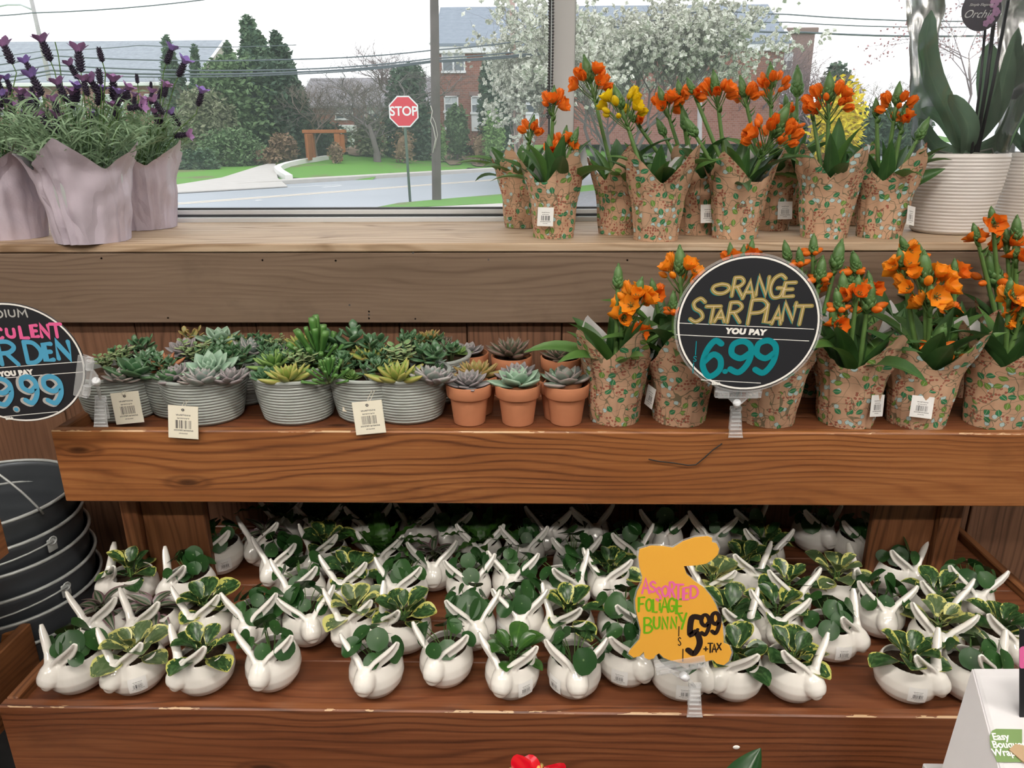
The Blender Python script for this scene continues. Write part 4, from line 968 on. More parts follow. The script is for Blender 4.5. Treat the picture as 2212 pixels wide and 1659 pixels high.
B = [ # ear junction x, y in the photograph, yaw, plant, barcode side, label
(103,1451,-30,'pilea',0,'leftmost bunny planter of the front row, dark round leaves, against the tray end'),
(249,1440,-22,'pale',1,'front-row bunny planter with large pale yellow-edged leaves, second from the left'),
(388,1449,-35,'varieg',0,'front-row bunny planter whose variegated leaf hangs over the left ear, third from the left'),
(568,1425,-8,'pilea',0,'front-row bunny planter with round leaves facing straight out, fourth from the left'),
(794,1440,-12,'pilea',0,'front-row bunny planter with upright round leaves standing alone after a gap, fifth from the left'),
(946,1415,-20,'pilea',0,'front-row bunny planter with round leaves just left of the green-leaved barcode bunny'),
(1091,1460,-20,'green',1,'front bunny planter with plain glossy green leaves and barcode, nearest the front rail'),
(1252,1438,3,'pilea',-1,'front-row bunny planter with drooping round leaves between barcode bunny and yellow sign'),
(1371,1413,32,'dark',-1,'bunny planter facing right, half behind the left edge of the yellow bunny sign'),
(1519,1440,50,'dark',-1,'bunny planter directly behind the clear clip of the yellow sign'),
(1566,1456,-50,'varieg',0,'bunny planter lying its near ear flat to the right, just right of the yellow sign'),
(1739,1447,28,'varieg',0,'front-row bunny planter turned right with glossy variegated leaves, right of the yellow sign'),
(2020,1460,45,'varieg',-1,'large front bunny planter facing right with barcode, near the white cardboard box'),
(2160,1462,40,'pilea',-1,'bunny planter half hidden behind the white cardboard box'),
(202,1338,-10,'trad',0,'leftmost second-row bunny planter with striped purple trailing leaves'),
(298,1338,-25,'trad',0,'second-row bunny planter with striped purple leaves, second from the left'),
(416,1330,-15,'varieg',0,'second-row bunny planter with small variegated leaves behind the third front bunny'),
(553,1335,0,'pilea',0,'second-row bunny planter with round leaves and wide-spread ears behind the fourth front bunny'),
(669,1332,25,'pilea',0,'second-row bunny planter facing right with big round leaves, right of the wide-eared one'),
(744,1338,-20,'pale',0,'second-row bunny planter with upright pale-margined leaves, left of centre'),
(823,1335,-65,'varieg',0,'second-row bunny planter seen from the side facing left, variegated leaves'),
(1039,1338,20,'pilea',0,'second-row bunny planter with round leaves turned slightly right, near the centre'),
(1126,1330,0,'pilea',-1,'second-row bunny planter with round leaves right behind the green-leaved front bunny'),
(1188,1335,-50,'varieg',0,'second-row bunny planter facing left with soil showing and variegated leaves'),
(1377,1335,45,'pilea',-1,'second-row bunny planter with barcode facing right, left of the yellow sign'),
(1623,1343,40,'varieg',0,'bunny planter facing down and right, beside the right flank of the yellow sign'),
(1667,1340,-15,'varieg',0,'second-row bunny planter with tall spread ears and dark variegated leaves, right of the yellow sign'),
(1832,1353,58,'pilea',-1,'second-row bunny planter in side view facing right with barcode and round leaves'),
(1907,1310,-8,'pilea',0,'second-row bunny planter with flat dark round leaves behind the large right front bunny'),
(2046,1384,-20,'pale',0,'bunny planter with wide pale-margined leaves behind the large right front bunny'),
(2190,1377,10,'varieg',0,'second-row bunny planter with variegated leaves cut off by the right edge'),
(244,1243,-62,'varieg',0,'leftmost third-row bunny planter in side view with open soil and variegated leaves'),
(374,1249,-45,'pilea',0,'third-row bunny planter facing left in front of the left wooden post'),
(596,1213,-15,'pilea',0,'third-row bunny planter with round leaves beside the bare patch of tray floor'),
(634,1266,-15,'pilea',0,'third-row bunny planter with round leaves just right and ahead of the bare floor patch'),
(736,1257,-15,'varieg',0,'third-row bunny planter with round variegated leaves behind the pale-margined bunny'),
(858,1263,-20,'dark',0,'third-row bunny planter with dark round leaves, left of centre'),
(1030,1252,15,'pilea',0,'third-row bunny planter with round leaves crossing ears with its right neighbour'),
(1095,1244,-5,'pilea',0,'third-row bunny planter with long straight ears exactly at the centre'),
(1252,1249,45,'pilea',0,'third-row bunny planter facing right with one ear stretched toward the centre'),
(1297,1246,-25,'varieg',0,'third-row bunny planter with variegated leaves left of the yellow sign head'),
(1530,1262,-35,'pale',0,'third-row bunny planter with a very large pale leaf, right behind the yellow sign'),
(1626,1234,30,'varieg',0,'third-row bunny planter turned right with curly variegated leaves'),
(1716,1281,5,'varieg',0,'third-row bunny planter with low ears and spotted leaves, left of the pale-leaved pot'),
(1850,1250,75,'pale',0,'third-row bunny planter in side view filled with big pale-margined leaves'),
(1966,1226,25,'pilea',0,'third-row bunny planter with round leaves in front of the right wooden post'),
(2053,1303,5,'varieg',0,'third-row bunny planter with folded variegated leaves toward the right end'),
(2102,1282,-10,'pilea',0,'third-row bunny planter with round leaves nearest the right tray end'),
(460,1182,-20,'dark',1,'leftmost fourth-row bunny planter with barcode and dark leaves, right of the left post'),
(553,1163,-15,'trad',0,'fourth-row bunny planter with striped purple leaves, second from the left'),
(677,1191,-25,'varieg',0,'fourth-row bunny planter with dark variegated leaves spilling right'),
(819,1199,-10,'fern',1,'fourth-row bunny planter with crinkled fern left of the purple-leaved one'),
(933,1219,5,'trad',0,'fourth-row bunny planter holding a purple striped rosette between its ears'),
(1039,1177,0,'fern',0,'fourth-row bunny planter with crinkled fern near the centre'),
(1127,1183,0,'pilea',0,'fourth-row bunny planter with round leaves near the centre'),
(1244,1213,5,'dark',0,'fourth-row bunny planter with dark round leaves between centre and yellow sign'),
(1371,1188,25,'dark',0,'fourth-row bunny planter with dark leaves just left above the yellow sign'),
(1660,1190,0,'varieg',0,'fourth-row bunny planter with variegated leaves above right of the yellow sign'),
(1865,1168,5,'pilea',0,'fourth-row bunny planter with round leaves in the dark right rear'),
(797,1135,10,'fern',0,'rearmost bunny planter with fern in the shadow left of centre'),
(892,1132,-20,'fern',0,'rearmost bunny planter with fern behind the purple rosette bunny'),
(975,1140,-30,'pilea',0,'rearmost bunny planter with round leaves left behind the central fern'),
(1190,1142,-10,'trad',0,'rearmost bunny planter with purple leaves right of centre'),
(1274,1135,15,'trad',0,'rearmost bunny planter with dark purple leaves halfway to the yellow sign'),
(1538,1155,-15,'dark',0,'rear bunny planter with dark round leaves above the yellow sign ear'),
(1430,1152,-15,'dark',0,'rear bunny planter with dark round leaves above the yellow sign head'),
(1625,1133,30,'dark',0,'rearmost bunny planter turned right, in shadow right of the yellow sign'),
(1785,1140,20,'dark',0,'rearmost bunny planter in the darkest gap at right'),
(690,1135,5,'fern',0,'rearmost bunny planter with leafy fern behind the dark variegated one'),
(600,1128,-5,'fern',0,'rearmost bunny planter with fern at the left of the shadow row'),
]
PB0 = [bunny_base(a, b_, c) for a, b_, c, d, e, f in B]
PB = relax(PB0, .0945, Y3+.072, YP-.075)
for k, (a, b_, c, d, e, f) in enumerate(B): bunny(PB[k], c, d, f, e, k)
# ------------------------------------------------------------------ terracotta pots and ribbed bowls with succulents
TERRA = plain('terracotta', (.47,.19,.095), .75, .3, .12, 30)
GREYG = MT('grey_ribbed_glaze', .35, .5)
GREYG.color(GREYG.mix(GREYG.noise(GREYG.obj(), 12, 3), (.32,.35,.335), (.40,.43,.41)))
GREYG = GREYG.m
TP = MB().lathe([(0,0),(.029,0),(.030,.001),(.0365,.052),(.0365,.054),(.0415,.054),(.0425,.056),(.0440,.0765),(.0432,.078),(.0405,.078),(.0385,.060),(0,.060)], 40, close=False).mesh('pot_body', TERRA, True, 35)
TS = MB().lathe([(.0392,.0665),(.02,.068),(0,.0685)], 20, close=False).mesh('soil', SOIL)
def ribbed(rb, rt, H, nr, amp, thick_=.005):
    pr = [(0,0),(rb-.004,0)]
    for i in range(nr*6+1):
        t = i/(nr*6); r = rb + (rt-rb)*(t**.75); r += amp*(abs(sin(pi*t*nr))**.5) - amp
        pr.append((r, .003+(H-.010)*t))
    pr += [(rt+.002, H-.006), (rt+.003, H-.002), (rt+.001, H), (rt-thick_, H-.001), (rt-thick_-.002, H-.02), (0, H-.024)]
    return pr
BOWL = MB().lathe(ribbed(.066,.083,.094,14,.0021), 72, close=False, sy=.94).mesh('bowl_body', GREYG, True, 60)
BSOIL = MB().lathe([(.0785,.080),(.05,.082),(.02,.084),(0,.084)], 32, sy=.94, close=False, rf=lambda r,z,a: r*(1+.006*sin(9*a))).mesh('soil', plain('coarse_soil', (.085,.05,.032), .95, .2, .75, 160))
def smat(name, c1, c2, c3, rough=.42): return leafm(name, 'edge', c1, c2, rough, c3=c3, trl=0)
SM = {
 'blue': smat('blue_grey_succulent', (.20,.26,.24), (.36,.30,.31), (.26,.33,.29)),
 'mauve': smat('mauve_succulent', (.19,.19,.19), (.33,.27,.29), (.25,.26,.25)),
 'pink': smat('pink_grey_succulent', (.22,.27,.23), (.36,.26,.26), (.28,.31,.27)),
 'lime': smat('lime_succulent', (.23,.32,.06), (.40,.33,.10), (.30,.38,.09)),
 'olive': smat('olive_succulent', (.22,.21,.06), (.36,.20,.08), (.28,.26,.08)),
 'orange': smat('copper_succulent', (.36,.15,.06), (.42,.14,.07), (.30,.17,.07)),
 'jade': smat('jade_leaf', (.04,.115,.05), (.09,.17,.08), (.07,.16,.07), .3),
 'mint': smat('mint_succulent', (.20,.33,.23), (.32,.44,.34), (.26,.39,.28)),
 'green': smat('fresh_green_succulent', (.10,.22,.05), (.22,.33,.09), (.14,.27,.07), .35),
 'dusk': smat('dusky_brown_succulent', (.10,.12,.08), (.20,.10,.09), (.13,.15,.09)),
 'fing': smat('tubular_green_succulent', (.045,.15,.03), (.11,.24,.06), (.07,.19,.04), .28),
 'cream': leafm('cream_edged_leaf', 'edge', (.15,.29,.10), (.58,.58,.34), .4, c3=(.22,.36,.15)),
}
_lc = {}
def sleaf(shape, col):
    k = (shape, col)
    if k not in _lc:
        f = {'rosette': lambda: thick(.034,.021,.0065, acute, -.55, cup=.16), 'wide': lambda: thick(.036,.029,.0060, acute, -.45, cup=.22),
             'point': lambda: thick(.044,.015,.0085, acute, -.35, cup=.08), 'jade': lambda: thick(.033,.022,.0065, obov, -.2, cup=.05),
             'finger': lambda: thick(.045,.0115,.0085, lambda v: .55+.15*v+.5*v**4 if v < .95 else .85, -.25, cup=0), 'mini': lambda: thick(.0125,.0095,.0025, rnd_, 0, 6, 5),
             'agave': lambda: thick(.040,.020,.006, acute, -.35, cup=.14)}[shape]
        _lc[k] = f().mesh(shape+'_leaf', SM[col])
    return _lc[k]
def rosette(parent, c, shape, col, size, rng, tilt=(0,0), n=None, name='succulent'):
    """a rosette is a part; its leaves are sub-parts. size = radius in metres"""
    o = ob(name, None, parent, c, (tilt[0], tilt[1], rng.uniform(0, 6))); L = {'rosette':.034,'wide':.036,'point':.044,'agave':.040}[shape]
    n = n or {'rosette': 24, 'wide': 14, 'point': 22, 'agave': 24}[shape]; s0 = size/L
    core = MB().ell((0,0,.002), (.007*s0,.007*s0,.006*s0), 8, 5)
    ob('core', core.mesh('core', SM[col]), o)
    for k in range(n):
        t = k/(n-1); az = k*2.39996 + rng.uniform(-.06,.06)
        el = .06 + 1.25*(t**1.25) + rng.uniform(-.04,.04); s = s0*(1.05 - .62*t)
        if shape == 'point': el = .15+1.15*t**1.1
        r = .003*s0
        ob('leaf', sleaf(shape, col), o, (cos(az)*r, sin(az)*r, .006*t*s0), aim(az-pi/2, el), s)
    return o
def cluster(parent, c, kind, col, size, rng, n=14):
    """branching succulent: jade, finger or small-leaved"""
    o = ob('succulent', None, parent, c, (0,0,rng.uniform(0,6))); sb = MB()
    if kind == 'jade':
        for b_ in range(max(3, n//5)):
            az = b_*2.4; d = Vector((cos(az)*.45, sin(az)*.45, 1)).normalized(); tp = d*size*rng.uniform(.75,1.0)
            sb.tube([(0,0,-.01), tp*.5, tp], [.0032,.0028,.0022], 6)
            for k in range(6):
                a2 = k*2.4+b_; h = tp*(.45+.11*k)
                ob('leaf', sleaf('jade', col), o, h, aim(a2, .15+.17*k), size/.05*(.95-.07*k))
    elif kind == 'finger':
        for b_ in range(n):
            az = b_*2.4; t = b_/n; el = .30+1.05*t + rng.uniform(-.2,.2); L = size/.05*.80
            base = Vector((cos(az)*.016*(1-t), sin(az)*.016*(1-t), size*.45*t))
            ob('leaf', sleaf('finger', col), o, base, aim(az-pi/2, min(el,1.5)), L*rng.uniform(.75,1.15))
            if b_ % 3 == 0: sb.tube([(0,0,0), base], [.003,.0025], 6)
    else:
        for b_ in range(6):
            az = b_*1.05; d = Vector((cos(az)*.55, sin(az)*.55, 1.1+rng.uniform(-.3,.3))).normalized(); tp = d*size*rng.uniform(.8,1.15)
            sb.tube([(0,0,-.01), tp*.5, tp], [.002,.0016,.0012], 5)
            for k in range(8):
                a2 = k*1.57+b_; h = tp*(.35+.085*k)
                ob('leaf', sleaf('mini', col), o, h, aim(a2, .35), size/.045*rng.uniform(.85,1.25))
    if sb.v: ob('stem', sb.mesh('stem', M_STEMD), o)
    return o
def hang_tag(owner_loc, px, py, lab, rot=0.0, y=None, top=None, w=.054, h=.060, grp=None):
    """card hanging on a string from a bowl rim"""
    c = W(px, py, y); o = thing('price_tag', lab, 'tag', c, 0, 'cream price tags on the grey bowls')
    me = MB().bbox((-w/2,-.0006,-h/2),(w/2,.0006,h/2), .0003)
    me.grid(lambda u, v: ((u-.5)*w*.98, -.0008, (v-.5)*h*.98), 1, 1)
    ob('card', me.mesh('card', TAGM, False), o, (0,0,0), (radians(-8), rot, 0))
    Rm = Euler((radians(-8), rot, 0)).to_matrix(); hp = Rm @ Vector((0,-.001,h/2-.007))
    hl_ = MB().lathe([(.0014,0),(.0026,0),(.0026,.0004),(.0014,.0004)], 12, close=False).xf(Matrix.Rotation(pi/2, 4, 'X'))
    ob('eyelet', hl_.mesh('eyelet', DARKM), o, hp+Vector((0,-.0004,0)))
    tp = (top - c); sb = MB()
    for s_ in (-1, 1): sb.tube([hp, hp+(tp-hp)*.5+Vector((s_*.003,-.004,.001)), tp+Vector((s_*.0025,-.002,0)), tp+Vector((s_*.003,.010,-.002))], .0006, 5)
    ob('string', sb.mesh('string', STRING), o)
def on_floor(px, py, z, r):             # centre of a round base whose front edge shows at px, py
    p = G(px, py, z); n_ = Vector((p.x, p.y, 0)).normalized(); return Vector((p.x, p.y, z)) + n_*r
def bowl(c, lab, items, seed):
    rng = random.Random(seed); o = thing('succulent_bowl', lab, 'planter', c, rng.uniform(0,6) * 0, 'ribbed grey succulent bowls')
    ob('bowl_body', BOWL, o); ob('soil', BSOIL, o)
    for (px, py, kind, col, spx, *h) in items:
        hz = c.z + .088 + (h[0] if h else 0.0); p = G(px, py, hz) - Vector(c); 
        dy = max(-.062, min(.062, p.y)); size = spx/1590*1.42
        if kind in ('jade', 'finger', 'mini'): cluster(o, (p.x, dy, .088), kind, col, size*1.25, rng, 26 if kind == 'finger' else 15)
        else: rosette(o, (p.x, dy, .088+(h[0] if h else 0)*.6), kind, col, size*1.28, rng, (rng.uniform(.0,.3), rng.uniform(-.2,.2)))
    for k in range(4 if seed < 5 else 11):                  # smaller plants filling the back and sides
        a = radians(15+30*k) + rng.uniform(-.2,.2); col = rng.choice(['blue','jade','mint','mauve','dusk','green','lime'])
        if rng.random() < .6: rosette(o, (.058*cos(a), .052*sin(a), .086), rng.choice(['rosette','agave','point']), col, rng.uniform(.022,.03), rng, (0,0), 14)
        else: cluster(o, (.055*cos(a), .05*sin(a), .086), 'jade', 'jade', .036, rng, 10)
    return o
zf = ZMF+.0005
b1 = bowl(on_floor(271, 918, zf, .064)+Vector((-.003,.012,0)), 'grey ribbed succulent bowl at the far left behind the round garden sign',
 [(290,815,'wide','jade',50),(325,775,'rosette','mint',32,.02),(352,800,'point','orange',42),(232,800,'mini','cream',34),(262,775,'mini','cream',38,.02),(238,835,'rosette','pink',30),(345,840,'rosette','jade',32)], 1)
b2 = bowl(on_floor(455, 922, zf, .064), 'grey ribbed succulent bowl second from the left, mint and mauve rosettes',
 [(455,800,'rosette','mint',46,.015),(440,830,'rosette','blue',40),(385,820,'rosette','mauve',36),(500,825,'rosette','mauve',34),(515,800,'jade','jade',40),(440,765,'mini','cream',44,.01),(400,845,'rosette','pink',28)], 2)
b3 = bowl(on_floor(650, 921, zf, .064), 'grey ribbed succulent bowl with tall bright green finger succulent, third from the left',
 [(690,790,'finger','fing',74),(595,790,'point','green',46,.01),(625,825,'point','lime',46),(650,790,'mini','cream',40,.015),(705,835,'finger','fing',42),(575,820,'rosette','jade',28)], 3)
b4 = bowl(on_floor(886, 920, zf, .064), 'grey ribbed bowl with star-shaped lime rosette and cream-edged sprigs, beside the clay pots',
 [(857,830,'point','lime',52),(865,780,'mini','cream',54,.02),(930,800,'jade','jade',48),(930,825,'rosette','blue',40),(815,800,'jade','jade',34),(800,775,'point','lime',44,.01),(945,830,'rosette','mauve',30)], 4)
zb_ = lambda px, py: Vector((*G(px, py, zf+.09).xy, zf))
b5 = bowl(zb_(395, 792), 'partly hidden grey bowl behind the two left bowls, mauve and dark green rosettes',
 [(405,750,'rosette','mauve',36,.02),(365,745,'jade','jade',40),(350,730,'rosette','dusk',34,.01),(430,770,'wide','jade',36)], 5)
b5b = bowl(zb_(500, 775)+Vector((.012,.02,0)), 'hidden grey bowl with pale upright leaf behind the second bowl',
 [(475,735,'wide','mint',48,.02),(500,750,'rosette','lime',40),(450,725,'jade','olive',38,.01),(520,745,'rosette','jade',34)], 15)
b6 = bowl(zb_(640, 785)+Vector((0,.012,0)), 'grey bowl behind the green finger succulent, lime rosette on top',
 [(575,740,'rosette','blue',42,.0),(680,720,'point','lime',40,.02),(625,725,'mini','cream',34,.02),(640,750,'rosette','mauve',36),(600,770,'wide','jade',40),(690,755,'rosette','dusk',36)], 6)
b7 = bowl(zb_(800, 800)+Vector((0,0,0)), 'grey bowl with large dark jade leaves behind the gap between third and fourth bowls',
 [(790,720,'jade','jade',62,.01),(840,725,'jade','jade',52,.01),(755,750,'point','lime',38),(775,770,'point','olive',44),(745,725,'jade','jade',40,.01)], 7)
b8 = bowl(zb_(905, 775)+Vector((.02,.03,0)), 'hidden grey bowl with olive rosettes behind the cream-edged sprigs',
 [(925,730,'point','olive',36,.02),(960,750,'rosette','dusk',30),(890,740,'jade','jade',34)], 8)
hang_tag(b1.location, 275, 881, 'cream price tag with barcode hanging on the far left bowl', radians(-6), b1.location.y-.092, W(268, 845, b1.location.y-.088))
hang_tag(b2.location, 396, 912, 'cream price tag overlapping the tray edge below the second bowl', radians(4), Y1-.004, W(403, 866, b2.location.y-.085))
hang_tag(b4.location, 797, 902, 'cream price tag hanging left of the fourth bowl over the tray edge', radians(-6), Y1-.004, W(806, 845, b4.location.y-.086))
hang_tag(b3.location, 753, 868, 'small tag turned edgewise between the third and fourth bowls', radians(8), b3.location.y-.045, W(745, 822, b3.location.y-.02), .020, .040)
def clay(c, lab, shape, col, spx, seed, tilt=0.0, dz=0.0):
    rng = random.Random(seed); o = thing('terracotta_pot', lab, 'plant pot', c, rng.uniform(-.5,.5), 'small terracotta pots of succulents')
    ob('pot_body', TP, o); ob('soil', TS, o)
    rosette(o, (0,0,.070+dz), shape, col, spx/1590*1.4, rng, (tilt, 0), {'point': 30, 'agave': 30}.get(shape))
    return o
clay(on_floor(1015,922,zf,.03), 'front left terracotta pot with spiky blue-grey rosette', 'agave', 'mauve', 52, 31, .1)
clay(on_floor(1119,923,zf,.03), 'front middle terracotta pot with broad floppy mint green leaves', 'wide', 'mint', 64, 32, -.1)
clay(on_floor(1222,922,zf,.03), 'front right terracotta pot with broad grey rosette blushed pink at its heart', 'wide', 'pink', 60, 33, .1, .004)
rz_ = lambda px, py: Vector((*G(px, py, zf+.078).xy, zf))
clay(rz_(1030,808), 'second-row terracotta pot with olive and copper pointed leaves', 'point', 'olive', 60, 34, .1)
clay(rz_(1118,816), 'second-row terracotta pot with a tight lilac grey rosette, behind the mint leaves', 'rosette', 'mauve', 50, 35, .15, .006)
clay(rz_(1210,818), 'second-row terracotta pot with flat green rosette, behind the pink-hearted one', 'agave', 'mint', 48, 36)
clay(rz_(1012,762)+Vector((0,.002,0)), 'rear left terracotta pot with dusky purple leaves by the planks', 'wide', 'mauve', 44, 37, 0, .004)
clay(rz_(1105,768)+Vector((0,.002,0)), 'rear middle terracotta pot with large dark brownish spiky leaves', 'point', 'dusk', 66, 38, 0, .006)
clay(rz_(1212,770)+Vector((0,.002,0)), 'rear right terracotta pot with dusty grey-green pointed leaves', 'agave', 'dusk', 52, 39)
# ------------------------------------------------------------------ printed kraft wrap
def kraft():
    t = MT('printed_kraft_paper', .75, .25); u, v, _ = t.xyz(t.uv()); r = t.rnd()
    U = u + (r*37.0); V = v + (r*11.0)                 # metres on the sheet
    base = t.mix(t.noise(t.vec(U*30.0, V*30.0, 0.0), 1.0, 3), (.50,.31,.20), (.58,.375,.25))
    c = base
    w = t.noise(t.vec(U*18.0, V*18.0, 1.0), 1.0, 2)
    ln = ((t.noise(t.vec(U*34.0, V*20.0, 4.0), 1.0, 1)-.5).abs()).lt(.009)
    ln2 = ((t.noise(t.vec(U*22.0, V*42.0, 9.0), 1.0, 1)-.52).abs()).lt(.008)
    c = t.mix(ln.max(ln2)*.8, c, (.12,.12,.07))
    def leaves(sc, L, Wd, thr, off, rotmul=6.283):
        vv = t.vec(U*sc+off, V*sc+off*.7, 0.0)
        n = t.nt.nodes.new('ShaderNodeTexVoronoi'); n.voronoi_dimensions = '2D'; t.put(n.inputs['Vector'], vv); n.inputs['Scale'].default_value = 1; n.inputs['Randomness'].default_value = .75
        px, py, _ = t.xyz(S(t.nt, n.outputs['Position'])); cr_, cg, cb = t.xyz(S(t.nt, n.outputs['Color']))
        dx = (U*sc+off) - px; dy = (V*sc+off*.7) - py; a = cr_*rotmul
        ca = t.nd('Math', 0, {0: a}, operation='COSINE'); sa = a.sin()
        x = dx*ca + dy*sa; y = dy*ca - dx*sa
        q = (y.abs()/Wd) + (x*x)/(L*L)
        return q, cg, cb, x, y, (cg.gt(thr))
    # red berries
    q, g_, b_, x, y, on = leaves(165.0, .30, .30, .42, 3.3)
    reg = t.noise(t.vec(U*26.0, V*26.0, 7.0), 1.0, 1).gt(.57)
    d = (x*x+y*y).pow(.5)
    c = t.mix(d.lt(.34)*on*reg*.85, c, (.33,.075,.05))
    c = t.mix(((d-.34).abs()).lt(.06)*on*reg*.6, c, (.12,.06,.04))
    # pale blue blossoms
    q, g_, b_, x, y, on = leaves(64.0, .34, .30, .70, 7.7)
    on = on*(1.0-reg)
    c = t.mix(q.lt(1.08)*on, c, (.10,.13,.10)); c = t.mix(q.lt(.92)*on, c, (.45,.60,.60))
    # green leaves
    q, g_, b_, x, y, on = leaves(56.0, .42, .27, .48, 0.0)
    on = on*(1.0-reg*.75).gt(.5)
    gc = t.mix(b_.gt(.62), (.035,.20,.085), (.16,.29,.055))
    c = t.mix(q.lt(1.10)*on*.9, c, (.05,.09,.05)); c = t.mix(q.lt(.95)*on, c, gc)
    c = t.mix(q.lt(.95)*on*y.abs().lt(.02)*.6, c, (.55,.6,.4))
    # white paper inside
    bf = t.nd('NewGeometry', 'Backfacing')
    c = t.mix(bf, c, (.55,.54,.54))
    t.color(c); t.bump(t.noise(t.obj(), 55, 3), .0012, .6); return t.m
KRAFT = kraft()
def wrap_mesh(name, mat, seed, rb=.047, zp=.082, rp=.056, zv=.122, rv=.064, zc=.196, rc=.092, ncor=4, nth=72, nz=22, fold=.0022, pleats=9):
    rg = random.Random(seed); ph = rg.uniform(0, 6); offs = [rg.uniform(-.25,.25) for _ in range(ncor)]; hh = [rg.uniform(.72,1.12) for _ in range(ncor)]
    pl = [(rg.uniform(0,2*pi), rg.uniform(.5,1)) for _ in range(pleats)]
    mb = MB(); sx = seed*3.7
    def fn(uu, vv):
        a = 2*pi*uu
        pk = 0.0; hm = 1.0
        for k in range(ncor):
            c0 = ph + 2*pi*k/ncor + offs[k]; d = abs((a-c0+pi) % (2*pi) - pi)
            e = max(0, 1 - d/(pi/ncor*1.05))
            if e > pk: pk = e; hm = hh[k]
        pk = pk**1.15
        ztop = zv + (zc-zv)*pk*hm; rtop = rv + (rc-rv)*pk*hm
        z = ztop*vv
        if z < zp: r = rb + (rp-rb)*(z/zp)
        else:
            q = (z-zp)/max(1e-4, ztop-zp); r = rp + (rtop-rp)*(q**1.35)*(1.0)
        nn = noise.noise(Vector((cos(a)*2.2+sx, sin(a)*2.2, z*22)))
        r += nn*fold*(1.0+2.0*vv)
        for pa, pm in pl:
            d = abs((a-pa+pi) % (2*pi) - pi)
            r += fold*1.2*pm*(exp(-(d/.045)**2) - .8*exp(-((d-.10)/.05)**2))
        r += fold*1.5*noise.noise(Vector((cos(a)*7+sx, sin(a)*7, z*9)))
        return (r*cos(a), r*sin(a), z)
    start = 0
    vs = []; uvs = []
    for j in range(nz+1):
        for i in range(nth+1):
            p = fn((i % nth)/nth, j/nz); vs.append(p); uvs.append((i/nth*2*pi*.055 + seed*1.3, p[2]*1.02 + .1*seed))
    fs = [(j*(nth+1)+i, j*(nth+1)+i+1, (j+1)*(nth+1)+i+1, (j+1)*(nth+1)+i) for j in range(nz) for i in range(nth)]
    mb.add(vs, fs, uvs)
    return mb.mesh(name, mat)
WRAPS = [wrap_mesh('paper_wrap', KRAFT, s) for s in range(1, 7)]
INNER = MB().lathe([(0,0),(.038,0),(.045,.088),(.042,.088),(.040,.075),(0,.075)], 24, close=False).mesh('pot_body', plain('dark_grower_pot', (.10,.05,.03), .6))
SOILW = MB().lathe([(.041,.076),(0,.079)], 20, close=False).mesh('soil', SOIL)
M_STRAP = leafm('strap_leaf', 'vein', (.035,.10,.026), (.085,.18,.05), .42, trl=.22)
M_STRAP2 = leafm('strap_leaf_light', 'vein', (.065,.16,.035), (.14,.27,.06), .42, trl=.25)
STRAPS = [thin(.120+.02*(i % 3), .032+.004*(i % 2), strap, [.3,.9,1.5][i % 3], .35, 0, 0, 6, 10, twist=(-.3,.3)[i % 2]).mesh('leaf', M_STRAP if i < 4 else M_STRAP2) for i in range(6)]
def petalm(name, c1, c2):
    t = MT(name, .45, .4); u, v, _ = t.xyz(t.uv()); e = (u-.5).abs()*2
    c = t.mix(v.smooth(0, .45), c2, c1); c = t.mix(t.noise(t.obj(), 90, 2)*.3, c, tuple(x*.8 for x in c1))
    t.color(c); t.translucent(c, .35); return t.m
PET = {'o': petalm('orange_petal', (.93,.225,.018), (.85,.26,.03)), 'a': petalm('amber_petal', (.95,.34,.018), (.85,.38,.04)), 'y': petalm('yellow_petal', (.90,.66,.012), (.55,.42,.02))}
M_CEN = plain('flower_centre', (.10,.10,.02), .6); M_BUDG = leafm('bud_green', 'vein', (.07,.17,.05), (.16,.28,.08), .45)
def flower_mesh(col, openv):
    mb = MB(); petal = thin(.0262, .0205, lambda v: max(.05, sin(pi*min(1,v**.8*.97+.02)))**.8 if v < .8 else max(.03,(1-v)/.2)**.7*.80, -.55+.25*openv, .45, 0, 0, 4, 5)
    for k in range(6):
        el = radians(78) - openv*radians(52) - (.12 if k % 2 else 0)
        A = aim(k*pi/3, el).to_4x4() ; A.translation = Vector((-sin(k*pi/3)*.0016, cos(k*pi/3)*.0016, 0))
        mb.add([A @ Vector(v) for v in petal.v], petal.f, [petal.uv[0][0]]*0 or None)
        for fi, q in petal.uv.items(): mb.uv[len(mb.f)-len(petal.f)+fi] = q
    n0 = len(mb.f); mb.ell((0,0,.0045), (.0028,.0028,.0045), 8, 5); 
    for i in range(n0, len(mb.f)): mb.mi[i] = 1
    n0 = len(mb.f)
    if openv > .5:
        for k in range(6):
            a = k*pi/3+.3; mb.tube([(0,0,.001),(cos(a)*.004,sin(a)*.004,.006),(cos(a)*.0062,sin(a)*.0062,.0085)], [.0005,.0005,.0011], 4)
        for i in range(n0, len(mb.f)): mb.mi[i] = 1
    return mb.mesh('flower', [PET[col], M_CEN])
FLW = {(c, k): flower_mesh(c, k) for c in 'oay' for k in (.15, .55, .9)}
def bud_mesh(col): return MB().lathe([(0,0),(.0026,.0008),(.0048,.005),(.0050,.009),(.0036,.0135),(.0012,.0165),(0,.017)], 8, close=False).xf(Matrix.Scale(1.35,4)).mesh('bud', PET[col])
BUDS = {c: bud_mesh(c) for c in 'oay'}
